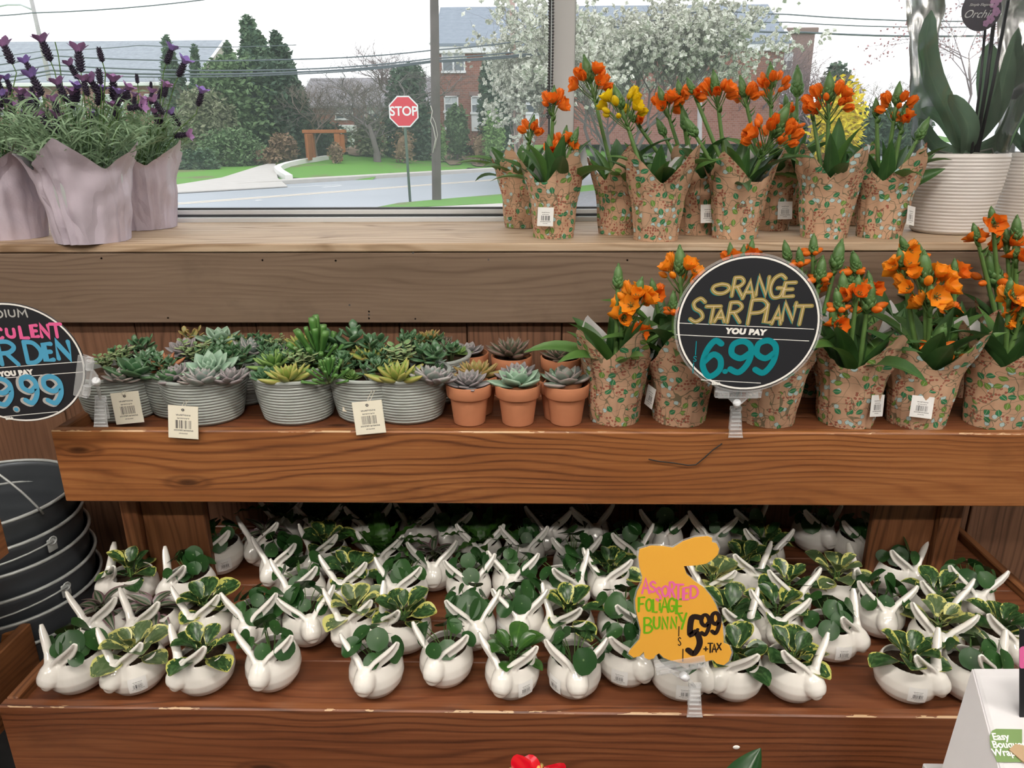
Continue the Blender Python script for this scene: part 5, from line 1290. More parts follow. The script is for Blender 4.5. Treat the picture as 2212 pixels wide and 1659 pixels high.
def cone_mesh():
    mb = MB(); sc_ = thick(.011, .009, .003, acute, -.9, 6, 5, .15); n = 44
    for k in range(n):
        t = k/(n-1); az = k*2.39996; r = .0085*(1-t)**.55*(.6+.4*min(1,t*5)); A = aim(az-pi/2, .75+.6*t).to_4x4(); A.translation = Vector((cos(az)*r*.65, sin(az)*r*.65, .034*t))
        s = 1-.5*t; mb.add([A @ (Vector(v)*s) for v in sc_.v], sc_.f)
        for fi, q in sc_.uv.items(): mb.uv[len(mb.f)-len(sc_.f)+fi] = q
    mb.ell((0,0,.016), (.0075,.0075,.019), 10, 6); mb.xf(Matrix.Scale(1.15, 4))
    return mb.mesh('bud_cone', M_BUDG)
CONE = cone_mesh()
BRACT = thick(.020, .007, .0015, lance, -.5, 6, 5, .2).mesh('bract', M_STRAP2)
def wlabel(o, az, z, r, rotz=0):
    me = MB().grid(lambda u, v: ((u-.5)*.036, 0, (v-.5)*.040), 2, 2).mesh('barcode_label', LABEL)
    rr = r+.010
    ob('barcode_label', me, o, (cos(az)*rr, sin(az)*rr, z), Euler((radians(-9), rotz, az+pi/2)).to_matrix())
def star(base, lab, heads, seed, tagside=None, wrap=0, rot=0, nl=10, scl=1.0, grp='kraft-wrapped orange star plants', tagtilt=0.0, leafs=()):
    rg = random.Random(seed*13+5); o = thing('star_plant', lab, 'potted plant', base, 0, grp)
    ob('pot_body', INNER, o, sc=(scl,scl,1)); ob('soil', SOILW, o, sc=(scl,scl,1))
    ob('paper_wrap', WRAPS[wrap % 6], o, (0,0,0), (0,0,rot), (scl,scl,1))
    for k in range(nl+3):
        az = k*2.39996+rg.uniform(-.3,.3); el = 1.0+.45*(k/nl)+rg.uniform(-.15,.12)
        ob('leaf', STRAPS[rg.randrange(6)], o, (cos(az)*.012, sin(az)*.012, .075), aim(az-pi/2, el, rg.uniform(-.5,.5)), rg.uniform(.95,1.3))
    for (lx, ly, L_) in leafs:           # individual long leaves seen in the photograph (tip pixel)
        tip = W(lx, ly, base.y-.03) - base; d = tip - Vector((0,0,.09)); me = STRAPS[3 if L_ else 0]
        ob('leaf', me, o, (0,0,.09), frame_to(d+Vector((0,0,.02)), (0,-.8,.6)), d.length/.115)
    sm = MB()
    for (hx, hy, rp_, col, *opt) in heads:
        yy = base.y + (opt[0] if opt else rg.uniform(-.015,.02)); c = W(hx, hy, yy) - base; depth = (c+base-CAM).dot(fwd); R_ = rp_/F*depth
        foot = Vector((rg.uniform(-.012,.012), rg.uniform(-.012,.012), .07))
        ax = (c - foot).normalized(); top = c + ax*R_*.1
        mid = foot.lerp(c, .5) + Vector((c.x*.02, 0, 0))
        sm.tube([foot, foot.lerp(mid,.6), mid, mid.lerp(c,.6), c-ax*R_*.3, top], [.0052,.0050,.0046,.0042,.0038,.0025], 7)
        cs = {'b': R_/.022, 'o': R_/.040, 'a': R_/.040, 'y': R_/.05}[col[0]]*(1.0 if col[0] != 'b' else .9)
        cs = min(cs, 1.5)
        ob('bud_cone', CONE, o, top if col[0] != 'b' else c-ax*R_*.7, frame_to(ax.orthogonal(), ax), max(.85, cs*1.15))
        cc = col[-1] if col[-1] in 'oay' else 'o'
        n = int(max(3, min(26, (R_/.0088)**1.62))) if col[0] != 'b' else (5 if len(col) > 1 else 0)
        for k in range(n):
            t = (k+.5)/n; az = k*2.39996+rg.uniform(-.3,.3)
            el = radians(62 - 88*t) if col[0] != 'b' else radians(-5-30*t)
            d = Vector((cos(az)*cos(el), sin(az)*cos(el), sin(el))); rr = max(.002, R_ - .0165)*(1 if col[0] != 'b' else .9)
            p = c + Vector((d.x*rr, d.y*rr, d.z*rr*.85 - (.01 if col[0] == 'b' else 0)))
            dirv = (d*1.0 + Vector((0,0,.55))).normalized()
            s = rg.uniform(.85,1.12)
            if col[0] == 'b' or rg.random() < .22: ob('bud', BUDS[cc], o, p, frame_to(dirv.orthogonal(), dirv), s*rg.uniform(.8,1.1))
            else: ob('flower', FLW[(cc, rg.choice((.15,.15,.15,.55) if seed < 20 else (.15,.55,.55,.9)))], o, p, frame_to(dirv.orthogonal(), dirv), s)
            q0 = c - ax*(R_*(.2+.6*t)+.006)
            sm.tube([q0, q0.lerp(p,.6)+Vector((0,0,-.002)), p], [.0013,.001,.0014], 5, False)
        for k in range(4):
            az = k*1.57+rg.uniform(0,1); ob('bract', BRACT, o, c - ax*(R_*.5+.01*k), aim(az, .6), rg.uniform(.8,1.3))
    if sm.v: ob('stems', sm.mesh('stems', M_STEM), o)
    if tagside is not None: wlabel(o, radians(tagside), .050, .053, tagtilt)
    return o
ZSF = ZS+.0004
def sill(px, py): 
    p = on_floor(px, py, ZSF, .047); p.y = min(p.y, 1.955); return p
G1 = 'kraft-wrapped star plants on the window sill'; G2 = 'kraft-wrapped star plants in the upper tray'
star(sill(1128,494), 'leftmost kraft-wrapped star plant on the sill, set back near the glass', [(1147,285,24,'o')], 1, None, 0, .5, 9, .92, G1, leafs=((1062,325,1),))
star(sill(1195,517), 'kraft-wrapped star plant on the sill with barcode label, second from the left', [(1195,228,28,'o'),(1218,312,27,'o'),(1240,300,16,'b'),(1190,330,8,'o')], 2, -108, 1, .9, 10, .95, G1)
star(sill(1335,509), 'kraft-wrapped star plant on the sill with the tall thick-stemmed orange head beside the mullion', [(1277,182,45,'o')], 3, None, 2, .2, 9, .92, G1)
star(sill(1415,523), 'kraft-wrapped star plant on the sill with the only yellow flower head', [(1345,240,52,'y')], 4, None, 3, 2.6, 11, 1.0, G1)
star(sill(1497,509), 'kraft-wrapped star plant on the sill just right behind the yellow-flowered one', [(1438,232,34,'o'),(1470,212,26,'o'),(1480,265,24,'b'),(1430,280,20,'b'),(1375,265,16,'o')], 5, -75, 4, 0, 9, .9, G1)
star(sill(1585,518), 'kraft-wrapped star plant at the middle of the sill with a big low orange head', [(1665,300,58,'o',-.03),(1548,205,38,'o'),(1500,205,20,'o'),(1495,280,24,'b')], 6, None, 5, 1.1, 11, 1.0, G1)
star(sill(1662,500), 'kraft-wrapped star plant on the sill, set back, label on its right, tall orange head', [(1665,195,42,'o'),(1608,212,28,'o'),(1605,190,20,'b')], 7, -80, 0, 2.0, 8, .9, G1)
star(sill(1706,487), 'kraft-wrapped star plant on the sill nearest the glass with a long green cone bud', [(1722,185,30,'b'),(1712,262,30,'bo'),(1700,240,18,'o')], 8, None, 1, 3.0, 8, .9, G1)
star(sill(1775,517), 'kraft-wrapped star plant on the sill with one broad upright leaf and orange head', [(1790,225,48,'o'),(1755,245,18,'o')], 9, None, 3, .7, 8, 1.0, G1, leafs=((1822,262,1),))
star(sill(1842,488), 'small kraft-wrapped plant hidden between the two rightmost wrapped pots on the sill', [], 10, None, 4, .7, 8, .8, G1)
star(sill(1897,516), 'rightmost kraft-wrapped star plant on the sill with tilted label, beside the white orchid pot', [(1935,232,38,'o'),(1950,262,20,'o'),(1990,285,24,'b'),(1893,240,15,'b')], 11, -52, 2, .4, 10, .98, G1, radians(10), leafs=((2045,375,0),))
def traym(px, py): return on_floor(px, py, zf, .048)
def trayb(px): p = W(px, 860, 1.505); return Vector((p.x, 1.505, zf))
star(traym(1325,922), 'first kraft-wrapped star plant in the upper tray, beside the terracotta pots', [(1370,655,44,'a'),(1335,605,26,'b'),(1381,722,14,'o'),(1345,690,18,'a')], 21, None, 0, 1.2, 12, 1.02, G2)
star(traym(1465,923), 'kraft-wrapped star plant with open amber flowers just left of the round star plant sign', [(1470,598,50,'a'),(1455,662,12,'bo'),(1500,640,22,'b')], 22, -165, 1, 0, 12, 1.02, G2)
star(traym(1655,924), 'kraft-wrapped star plant mostly hidden behind the round star plant sign', [(1640,620,24,'a'),(1700,640,24,'a')], 23, None, 2, .4, 7, 1.05, G2)
star(traym(1822,926), 'kraft-wrapped star plant right of the round sign with label and pointed paper corner', [(1822,622,26,'b'),(1875,650,36,'bo'),(1812,655,26,'bo'),(1850,640,30,'o'),(1805,705,16,'o')], 24, -62, 5, .25, 12, 1.05, G2, radians(8))
star(traym(1972,927), 'kraft-wrapped star plant with the largest orange cluster and label low on its left', [(1998,622,62,'a',-.02),(1950,582,36,'a'),(2010,660,38,'a',-.03),(2025,735,34,'bo',-.03),(2068,755,28,'bo')], 25, -112, 3, 2.4, 12, 1.08, G2)
star(traym(2140,928), 'kraft-wrapped star plant at the right edge of the upper tray with long sideways leaf', [(2200,700,30,'a'),(2180,645,26,'a'),(2212,660,30,'o')], 26, None, 4, 1.0, 12, 1.08, G2, leafs=((2100,790,1),))
star(trayb(1425), 'back-row kraft-wrapped star plant between the first two of the upper tray', [(1415,640,16,'o'),(1445,680,14,'b')], 27, None, 5, .3, 9, .95, G2)
star(trayb(1575), 'back-row kraft-wrapped star plant whose cone bud tops the round sign', [(1605,555,18,'b'),(1620,558,24,'o'),(1580,565,18,'o')], 28, None, 0, 2.2, 9, .95, G2)
star(trayb(1735), 'back-row kraft-wrapped star plant just right behind the round sign', [(1757,535,22,'bo'),(1700,548,22,'b'),(1728,560,20,'bo'),(1772,590,28,'bo'),(1765,625,22,'o'),(1808,560,32,'b')], 29, None, 1, .2, 9, .95, G2)
star(trayb(1890), 'back-row kraft-wrapped star plant behind the labelled plant with paired cone buds', [(1850,570,22,'b'),(1848,575,24,'bo'),(1838,605,24,'b'),(1880,625,20,'o')], 30, None, 2, 1.2, 9, .95, G2)
star(trayb(2050), 'back-row kraft-wrapped star plant behind the largest orange cluster', [(1960,545,18,'a'),(1985,545,24,'bo'),(2062,600,28,'o'),(2050,680,22,'o')], 31, None, 3, 1.9, 10, .95, G2)
star(trayb(2165), 'back-row star plant at the far right rising highest in front of the sill', [(2145,487,22,'o'),(2112,520,14,'o'),(2175,530,26,'o'),(2195,500,26,'b'),(2145,590,40,'bo'),(2195,560,24,'o')], 32, None, 4, .6, 12, .95, G2)
# ------------------------------------------------------------------ lavender in lilac paper
def lilac():
    t = MT('lilac_tissue_paper', .7, .3); n = t.noise(t.obj(), 30, 4); c = t.mix(n, (.50,.435,.51), (.58,.51,.585))
    x, y, z = t.xyz(t.obj()); vv = t.vec(x*13.0, y*13.0, z*5.5)
    w_ = t.nd('VectorMath', 0, {0: vv, 1: t.nd('TexNoise', 'Color', {'Vector': vv, 'Scale': 1.2})}, operation='ADD')
    ed = t.nd('TexVoronoi', 'Distance', {'Vector': w_, 'Scale': 1.0}, feature='DISTANCE_TO_EDGE')
    t.color(c); t.bump(ed.min(.16)*3.0 + t.noise(t.obj(), 38, 3, .6)*.35, .007, .8); return t.m
LIL = lilac()
LAVW = [wrap_mesh('paper_wrap', LIL, 20+s, .073, .148, .094, .150, .098, .215, .128, 4, 96, 24, .0034, 11) for s in range(3)]
LPOT = MB().lathe([(0,0),(.066,0),(.088,.15),(.086,.153),(.08,.135),(0,.135)], 28, close=False).mesh('pot_body', plain('grey_nursery_pot', (.45,.48,.48), .5))
LSOIL = MB().lathe([(.083,.138),(0,.142)], 20, close=False).mesh('soil', SOIL)
M_LAVL = plain('lavender_foliage', (.24,.36,.22), .6, .3, .45, 120); M_LAVH = plain('lavender_spike', (.040,.030,.055), .7, .3, .5, 260)
M_LAVB = plain('lavender_bract', (.42,.22,.46), .6, .3, .35, 200); M_LAVB2 = plain('lavender_bract_violet', (.33,.22,.60), .6, .3, .3, 200)
def lavspike():
    mb = MB(); sc_ = thick(.006,.005,.002, ovate, -.3, 5, 3, .1)
    for k in range(54):
        t = k/53; az = k*2.39996; r = .0062*sin(pi*(.12+.80*t))**.6; A = aim(az-pi/2, .35+.5*t).to_4x4(); A.translation = Vector((cos(az)*r*.6, sin(az)*r*.6, .030*t))
        mb.add([A @ Vector(v) for v in sc_.v], sc_.f)
    mb.ell((0,0,.015), (.0055,.0055,.017), 8, 6); return mb.mesh('flower_spike', M_LAVH)
LSP = lavspike()
def bractm(m):
    mb = MB(); b_ = thin(.016,.009, obov, .4, .3, .05, 0, 3, 5)
    for k in range(5):
        A = aim(k*1.257, 1.05).to_4x4(); mb.add([A @ Vector(v) for v in b_.v], b_.f)
    return mb.mesh('bract', m)
LBR = [bractm(M_LAVB), bractm(M_LAVB2)]
def lavender(base, lab, heads, seed, wi, rot, nst=90, spread=.14):
    rg = random.Random(seed); o = thing('lavender_plant', lab, 'potted plant', base, 0, 'lavender pots in lilac paper on the sill')
    ob('pot_body', LPOT, o); ob('soil', LSOIL, o); ob('paper_wrap', LAVW[wi], o, (0,0,0), (0,0,rot))
    fb = MB(); 
    for k in range(nst):
        az = rg.uniform(0,2*pi); sp = rg.uniform(.1,1)**.7; h = rg.uniform(.08,.19)*(1.05-.4*sp)
        a = Vector((cos(az)*.055*sp, sin(az)*.055*sp, .14)); tp = a + Vector((cos(az)*spread*sp*.75, sin(az)*spread*sp*.6, h))
        m = a.lerp(tp,.5)+Vector((0,0,.012)); fb.tube([a,m,tp], [.0012,.001,.0006], 3, False)
        for j in range(13):
            t = .12+.88*j/12; q = a.lerp(m, t*2) if t < .5 else m.lerp(tp, t*2-1); a2 = rg.uniform(0,2*pi); el = rg.uniform(.1,1.0)
            d = Vector((cos(a2)*cos(el), sin(a2)*cos(el), sin(el))); L = rg.uniform(.028,.052); w = .0020
            s_ = d.cross(Vector((rg.uniform(-1,1),rg.uniform(-1,1),.3))).normalized()*w; e = q+d*L+Vector((0,0,-.004)); mm = q+d*L*.5+Vector((0,0,.002))
            n0 = len(fb.v); fb.v += [tuple(q-s_*.4), tuple(q+s_*.4), tuple(mm+s_), tuple(mm-s_), tuple(e)]; fb.f += [[n0,n0+1,n0+2,n0+3],[n0+3,n0+2,n0+4]]
    f = ob('foliage', fb.mesh('foliage', M_LAVL, False), o); f['kind'] = 'stuff'
    heads = list(heads)
    for k in range(9):
        hx = heads[0][0] + rg.uniform(-60, 150) if seed == 42 else rg.uniform(-20, 90) if seed == 41 else rg.uniform(270, 380)
        heads.append((hx, rg.uniform(195, 270), rg.uniform(-30, 40), rg.uniform(.8, 1.15), rg.choice((1,1,2))))
    sm = MB()
    for (x, y, ang, sc_, c) in heads:
        p = W(x, y, base.y + rg.uniform(-.05,.03)) - base; foot = Vector((p.x*.35, rg.uniform(-.03,.03), .15)); a = radians(ang)
        up_ = Vector((sin(a), rg.uniform(-.15,.15), cos(a))).normalized(); b0 = p - up_*.015*sc_
        sm.tube([foot, foot.lerp(b0,.5)+Vector((0,0,.01)), b0-up_*.02, b0+up_*.004], [.0013,.0012,.0011,.0011], 5, False)
        ob('flower_spike', LSP, o, b0, frame_to(up_.orthogonal(), up_), sc_*.92)
        if c: ob('bract', LBR[c-1], o, b0+up_*.022*sc_, frame_to(up_.orthogonal(), up_), sc_*1.5)
    ob('stems', sm.mesh('stems', M_STEM), o)
    return o
lf = on_floor(205, 528, ZSF, .073)
lavender(on_floor(20, 523, ZSF, .073)+Vector((-.01,.03,0)), 'left lavender pot in lilac paper, cut by the frame edge', [(18,118,-20,1.3,1),(20,185,-10,.9,2),(25,245,35,1.1,1),(0,190,0,1,1),(70,200,0,.8,0)], 41, 0, .3)
lavender(lf, 'front lavender pot in lilac paper with the most purple flower spikes', [(100,110,-10,1.3,1),(172,132,0,1.35,1),(217,118,-5,.9,0),(80,185,-20,1.3,2),(135,200,-15,1.2,1),(65,150,-25,1,2),(210,195,-25,1.3,1),(245,195,10,1.3,1),(160,155,-20,1,1),(185,190,-5,1,1),(270,205,35,1,1),(290,232,80,1,1),(120,95,0,.01,0),(255,215,15,.9,2),(215,165,0,1,0)], 42, 1, 2.3, 120, .17)
lavender(on_floor(318, 497, ZSF, .073)+Vector((0,-.01,0)), 'right lavender pot in lilac paper with a wide flaring corner', [(365,122,25,1.2,2),(392,150,35,1.25,2),(348,200,35,1.1,1),(432,214,25,1.15,2),(300,232,60,1,1),(390,292,85,1.1,1),(296,170,0,.7,0),(326,185,10,.6,0)], 43, 2, 5.4, 90, .15)
# ------------------------------------------------------------------ orchids in ribbed white pots and cellophane
WHG = plain('ivory_ribbed_ceramic', (.66,.63,.61), .3, .5, .05, 20)
def orib(H, r0, r1):
    pr = [(0,0),(r0-.006,0),(r0-.002,.002)]
    for i in range(22*5+1):
        t = i/110; r = r0 + (r1-r0)*(sin(t*pi/2)**.9); r += .0018*abs(sin(pi*t*22))**.7
        pr.append((r, .004+(H-.008)*t))
    return pr + [(r1+.001,H),(r1-.006,H-.001),(r1-.009,H-.03),(0,H-.034)]
OPOT = MB().lathe(orib(.175,.073,.100), 72, close=False).mesh('pot_body', WHG)
OSOIL = MB().lathe([(.092,.146),(.05,.15),(0,.152)], 24, close=False, rf=lambda r,z,a: r).mesh('bark_mix', plain('orchid_bark', (.10,.06,.035), .9, .2, .8, 90))
M_ORL = leafm('orchid_leaf', 'vein', (.18,.28,.19), (.27,.38,.24), .38, trl=.45)
M_ROOT = plain('pale_air_root', (.42,.43,.38), .6); M_STAKE = plain('black_stake', (.02,.02,.025), .4); M_TAGK = plain('dark_plant_tag', (.035,.025,.045), .35)
def orchid(base, lab, leaves, stakes, seed, sleeve=True):
    rg = random.Random(seed); o = thing('orchid_plant', lab, 'potted plant', base, 0, 'orchids in ribbed ivory pots')
    ob('pot_body', OPOT, o); ob('bark_mix', OSOIL, o)
    for (pts, w) in leaves:
        P = [W(x, y, base.y+dy)-base for x, y, dy in pts]
        n = 10; ctr = []
        for i in range(n+1):          # catmull through the points
            t = i/n*(len(P)-1); k = min(int(t), len(P)-2); f = t-k; p0 = P[max(k-1,0)]; p1 = P[k]; p2 = P[k+1]; p3 = P[min(k+2,len(P)-1)]
            ctr.append(.5*((2*p1)+(p2-p0)*f+(2*p0-5*p1+4*p2-p3)*f*f+(3*p1-p0-3*p2+p3)*f**3))
        def fn(u, v):
            i = min(n, int(round(v*n))); c = ctr[i]; tg = (ctr[min(i+1,n)]-ctr[max(i-1,0)]).normalized(); s_ = tg.cross(Vector((0,-1,.1))).normalized(); nn = s_.cross(tg)
            ww = w*(.42+.58*sin(pi*min(1,v*.9+.05)))*max(.1, min(1,(1-v)*7)**.5); return c + s_*(u*2-1)*ww + nn*abs(u*2-1)**1.5*ww*.35
        ob('leaf', MB().grid(fn, 6, n).mesh('leaf', M_ORL), o)
    for (x0_, y0_, x1_, y1_, r_) in stakes:
        a = W(x0_, y0_, base.y-.01)-base; b2 = W(x1_, y1_, base.y+.0)-base
        a.z = max(a.z, .14); ob('stake', MB().tube([a, a.lerp(b2,.5)+Vector((.003,0,0)), b2], r_, 8).mesh('stake', M_STAKE), o)
    rb_ = MB()
    for k in range(7):
        az = rg.uniform(0,6.28); rb_.tube([(0,0,.15),(cos(az)*.03,sin(az)*.03,.175),(cos(az)*.065,sin(az)*.065,.165+rg.uniform(-.01,.03)),(cos(az)*.08,sin(az)*.08,.15)], [.0028,.0026,.0024,.002], 6)
    ob('air_roots', rb_.mesh('air_roots', M_ROOT), o)
    if sleeve:
        ph = rg.uniform(0,6)
        def fn(u, v):
            a = 2*pi*u; r = .094 + .066*v**1.1 + .010*v*sin(5*a+ph) + .004*noise.noise(Vector((cos(a)*3, sin(a)*3, v*7)))*(1+2*v); zz_ = .168+.40*v + .02*v*sin(3*a+1)
            return (r*cos(a), min(r*sin(a), 2.03-base.y), zz_)
        ob('cellophane_sleeve', MB().grid(fn, 48, 16).mesh('cellophane_sleeve', CELLO), o)
    return o
ob1 = on_floor(2040, 508, ZSF, .074)
og = orchid(ob1, 'orchid in ribbed ivory pot with clear sleeve and black stakes, right end of sill',
  [([(2075,330,0),(2050,250,-.01),(2012,170,-.01),(2000,90,.0),(2012,22,0)], .024), ([(2085,320,0),(2130,250,.02),(2128,160,.03),(2140,90,.04)], .026), ([(2075,330,0),(2035,260,.01),(1990,235,.0)], .014),
   ([(2085,325,0),(2150,240,.03),(2175,150,.02),(2200,60,.02)], .020), ([(2085,330,0),(2090,270,-.02),(2048,205,-.02)], .022), ([(2080,335,0),(2020,315,-.01),(1985,255,0)], .016), ([(2090,330,0),(2160,300,.03),(2190,220,.03)], .018)],
  [(2098,335,2130,40,.0028),(2106,335,2150,20,.0042),(2112,330,2178,0,.0036),(2178,0,2200,-60,.0034)], 51)
orchid(Vector((W(2215, 480, 1.80).x+.015, 1.80, ZSF)), 'second orchid in a ribbed ivory pot cut off by the right edge of the sill',
  [([(2215,330,0),(2212,220,0),(2195,150,0),(2192,80,0)], .020), ([(2215,330,0),(2180,290,-.02),(2160,330,-.05)], .012), ([(2220,330,0),(2240,200,0),(2260,100,0)], .02)], [(2215,330,2225,60,.003)], 52)
# round plant tag held by the stakes
tg = W(2120, 22, ob1.y-.03); pt = thing('plant_tag', 'round dark plant tag with script lettering and pink blossoms, above the orchid', 'tag', tg)
ob('tag_disc', MB().lathe([(0,-.0006),(.041,-.0006),(.041,.0006),(0,.0006)], 40, close=False).xf(Matrix.Rotation(pi/2, 4, 'X')).mesh('tag_disc', M_TAGK, False), pt, (0,0,0), (radians(-6),0,0))
M_PKB = plain('printed_pink_blossom', (.55,.30,.52), .5); M_PKW = plain('printed_white', (.8,.8,.8), .5)
fl = MB()
for (x, z, r) in ((.024,.012,.010),(.030,-.004,.009),(.020,-.018,.009),(.034,.022,.008),(.012,-.026,.007)):
    for k in range(5): fl.ell((x+cos(k*1.257)*r*.55, -.0016, z+sin(k*1.257)*r*.55), (r*.5,.0004,r*.5), 10, 4)
ob('printed_blossoms', fl.mesh('printed_blossoms', M_PKB), pt, (0,0,0), (radians(-6),0,0))
text('Orchid', .022, M_PKW, pt, (-.006,-.0022,-.008), (pi/2-radians(6),0,0), 0, .5)
text('Simple Elegance', .0075, M_PKW, pt, (-.004,-.0022,.010), (pi/2-radians(6),0,0), 0, .5)
# ------------------------------------------------------------------ hand lettering built as flat strokes
ST = {
'A':[[(0,0),(.45,1),(.95,0)],[(.18,.36),(.78,.36)]],'B':[[(.05,0),(.05,1)],[(.05,1),(.6,.98),(.8,.76),(.5,.55),(.05,.52)],[(.05,.52),(.7,.5),(.95,.25),(.6,.02),(.05,0)]],
'C':[[(.9,.82),(.6,1),(.2,.88),(.03,.5),(.2,.12),(.6,0),(.9,.15)]],'D':[[(.1,0),(.1,1)],[(.1,1),(.6,.95),(.92,.6),(.85,.25),(.5,.02),(.1,0)]],
'E':[[(.85,1),(.08,.97),(.05,.0),(.85,.04)],[(.06,.5),(.7,.52)]],'F':[[(.85,1),(.08,.97),(.05,0)],[(.06,.5),(.65,.54)]],
'G':[[(.88,.85),(.55,1),(.15,.82),(.03,.4),(.3,.02),(.75,.05),(.88,.4)],[(.5,.42),(.95,.42)]],'I':[[(.3,0),(.3,1)]],'i':[[(.3,0),(.3,.62)],[(.3,.86),(.3,.9)]],
'L':[[(.1,1),(.08,.02),(.8,.02)]],'M':[[(0,0),(.12,1),(.5,.35),(.88,1),(1,0)]],'N':[[(.05,0),(.05,1),(.85,0),(.85,1)]],
'O':[[(.5,1),(.1,.8),(.02,.4),(.3,.02),(.7,.05),(.95,.45),(.85,.85),(.5,1)]],'P':[[(.1,0),(.1,1)],[(.1,1),(.65,1),(.92,.76),(.65,.5),(.1,.45)]],
'R':[[(.08,0),(.08,1)],[(.08,1),(.6,1),(.88,.78),(.6,.54),(.08,.48)],[(.4,.5),(.92,0)]],'S':[[(.85,.85),(.5,1),(.12,.82),(.25,.58),(.68,.42),(.85,.18),(.45,0),(.05,.12)]],
's':[[(.7,.85),(.4,1),(.1,.8),(.25,.58),(.55,.42),(.7,.18),(.4,0),(.05,.12)]],'T':[[(0,1),(1,1)],[(.5,1),(.48,0)]],'U':[[(.08,1),(.06,.3),(.4,0),(.8,.2),(.85,1)]],
'X':[[(.05,1),(.9,0)],[(.9,1),(.05,0)]],'Y':[[(.05,1),(.45,.5)],[(.9,1),(.4,0)]],'K':[[(.1,0),(.1,1)],[(.85,1),(.1,.45)],[(.4,.62),(.9,0)]],'+':[[(.1,.4),(.9,.4)],[(.5,.1),(.5,.75)]],
'6':[[(.82,.92),(.5,1),(.15,.7),(.05,.3),(.4,0),(.85,.18),(.85,.48),(.5,.62),(.1,.42)]],'9':[[(.85,.62),(.5,.45),(.12,.6),(.15,.9),(.55,1),(.88,.8),(.85,.35),(.5,.0),(.12,.1)]],
'5':[[(.9,1),(.25,1),(.18,.55),(.6,.6),(.9,.3),(.55,0),(.08,.1)]],'.':[[(.3,.03),(.36,.03)]],':':[[(.3,.1),(.32,.1)],[(.3,.6),(.32,.6)]],'|':[[(.3,0),(.36,1)]],'1':[[(.3,0),(.35,1)]],
'/':[[(0,0),(.6,1)]]}
CURVY = set('BCDGOPRSsU569')
def smoothp(p):
    if len(p) < 4: return p
    q = [Vector((*a, 0)) for a in p]; out = []
    for i in range(len(q)-1):
        p0 = q[max(i-1,0)]; p1 = q[i]; p2 = q[i+1]; p3 = q[min(i+2,len(q)-1)]
        for j in range(6):
            f = j/6; v = .5*((2*p1)+(p2-p0)*f+(2*p0-5*p1+4*p2-p3)*f*f+(3*p1-p0-3*p2+p3)*f**3); out.append((v.x, v.y))
    return out + [p[-1]]
def ribbon(mb, pts, w, y, cap=6):
    """flat stroke in the local XZ plane at depth y, constant width w; later pieces lie a hair higher"""
    y -= 8e-6*(len(mb.f) % 60)*.5; 
    P = [Vector((a, b)) for a, b in pts]; n = len(P); L = []; R_ = []
    for i in range(n):
        t = P[min(i+1,n-1)] - P[max(i-1,0)]; t = t.normalized() if t.length > 1e-9 else Vector((1,0)); nn = Vector((-t.y, t.x))*w/2
        if 0 < i < n-1:
            a = (P[i]-P[i-1]).normalized(); b = (P[i+1]-P[i]).normalized(); c = max(.5, sqrt(max(0,(1+a.dot(b))/2))); nn = nn/c
        L.append(P[i]+nn); R_.append(P[i]-nn)
    vs = [(p.x, y, p.y) for p in L] + [(p.x, y, p.y) for p in R_]
    mb.add(vs, [(i, i+n, i+1+n, i+1) for i in range(n-1)])
    for c in (P[0], P[-1]):
        y -= 1.2e-5; mb.add([(c.x+cos(k*pi/5)*w/2, y, c.y+sin(k*pi/5)*w/2) for k in range(10)], [tuple(range(10))])
def letter(mb, ch, org, ex, ez, w, y, off=(0,0)):
    for st_ in ST[ch]:
        y -= 3e-5
        pts = smoothp(st_) if ch in CURVY else st_
        ribbon(mb, [(org[0]+ex[0]*a+ez[0]*b+off[0], org[1]+ex[1]*a+ez[1]*b+off[1]) for a, b in pts], w, y)
def word(parent, txt, mp_, boxes, w, mat, y, off=(0,0), lean=0.0, name='lettering'):
    """each letter fills its own measured box (x0, ytop, x1, ybottom) on the sign face"""
    mb = MB()
    for ch, (x0, y0, x1, y1) in zip(txt, boxes):
        o_ = mp_(x0, y1); e1 = mp_(x1, y1); e2 = mp_(x0+lean*(y1-y0), y0)
        letter(mb, ch, o_, (e1[0]-o_[0], e1[1]-o_[1]), (e2[0]-o_[0], e2[1]-o_[1]), w, y, off)
    return ob(name, mb.mesh(name, mat, False), parent)
def boxes(x0, x1, n, ytop, ybot, slope=0.0, gap=.12, widths=None):
    widths = widths or [1]*n; tot = sum(widths); out = []; x = x0
    for k in range(n):
        wd_ = (x1-x0)*widths[k]/tot; dy = slope*(x-x0); out.append((x+wd_*gap/2, ytop+dy, x+wd_*(1-gap/2), ybot+dy)); x += wd_
    return out
flat = lambda n, c, r=.5: plain(n, c, r, .3)
K_BOARD = flat('chalkboard_black', (.018,.019,.023), .45); K_WHITE = flat('sign_white', (.80,.79,.76)); K_GOLD = flat('gold_marker', (.30,.235,.07)); K_CREAM = flat('cream_marker', (.62,.50,.32))
K_TEAL = flat('teal_marker', (.0,.215,.25)); K_PINK = flat('pink_marker', (.72,.12,.30)); K_BLUE = flat('sky_blue_marker', (.075,.33,.52)); K_GREY = flat('worn_chalk', (.42,.42,.41))
K_YEL = flat('marigold_card', (.87,.44,.055), .6); K_GRN = flat('green_marker', (.16,.46,.01)); K_BRN = flat('black_brown_marker', (.022,.012,.010)); K_HOT = flat('hot_pink_marker', (.85,.16,.42))
def disc(mb, R, y0, y1, sz=1.0, n=72):
    return mb.prism([(R*cos(2*pi*k/n), R*sz*sin(2*pi*k/n)) for k in range(n)], y0, y1)
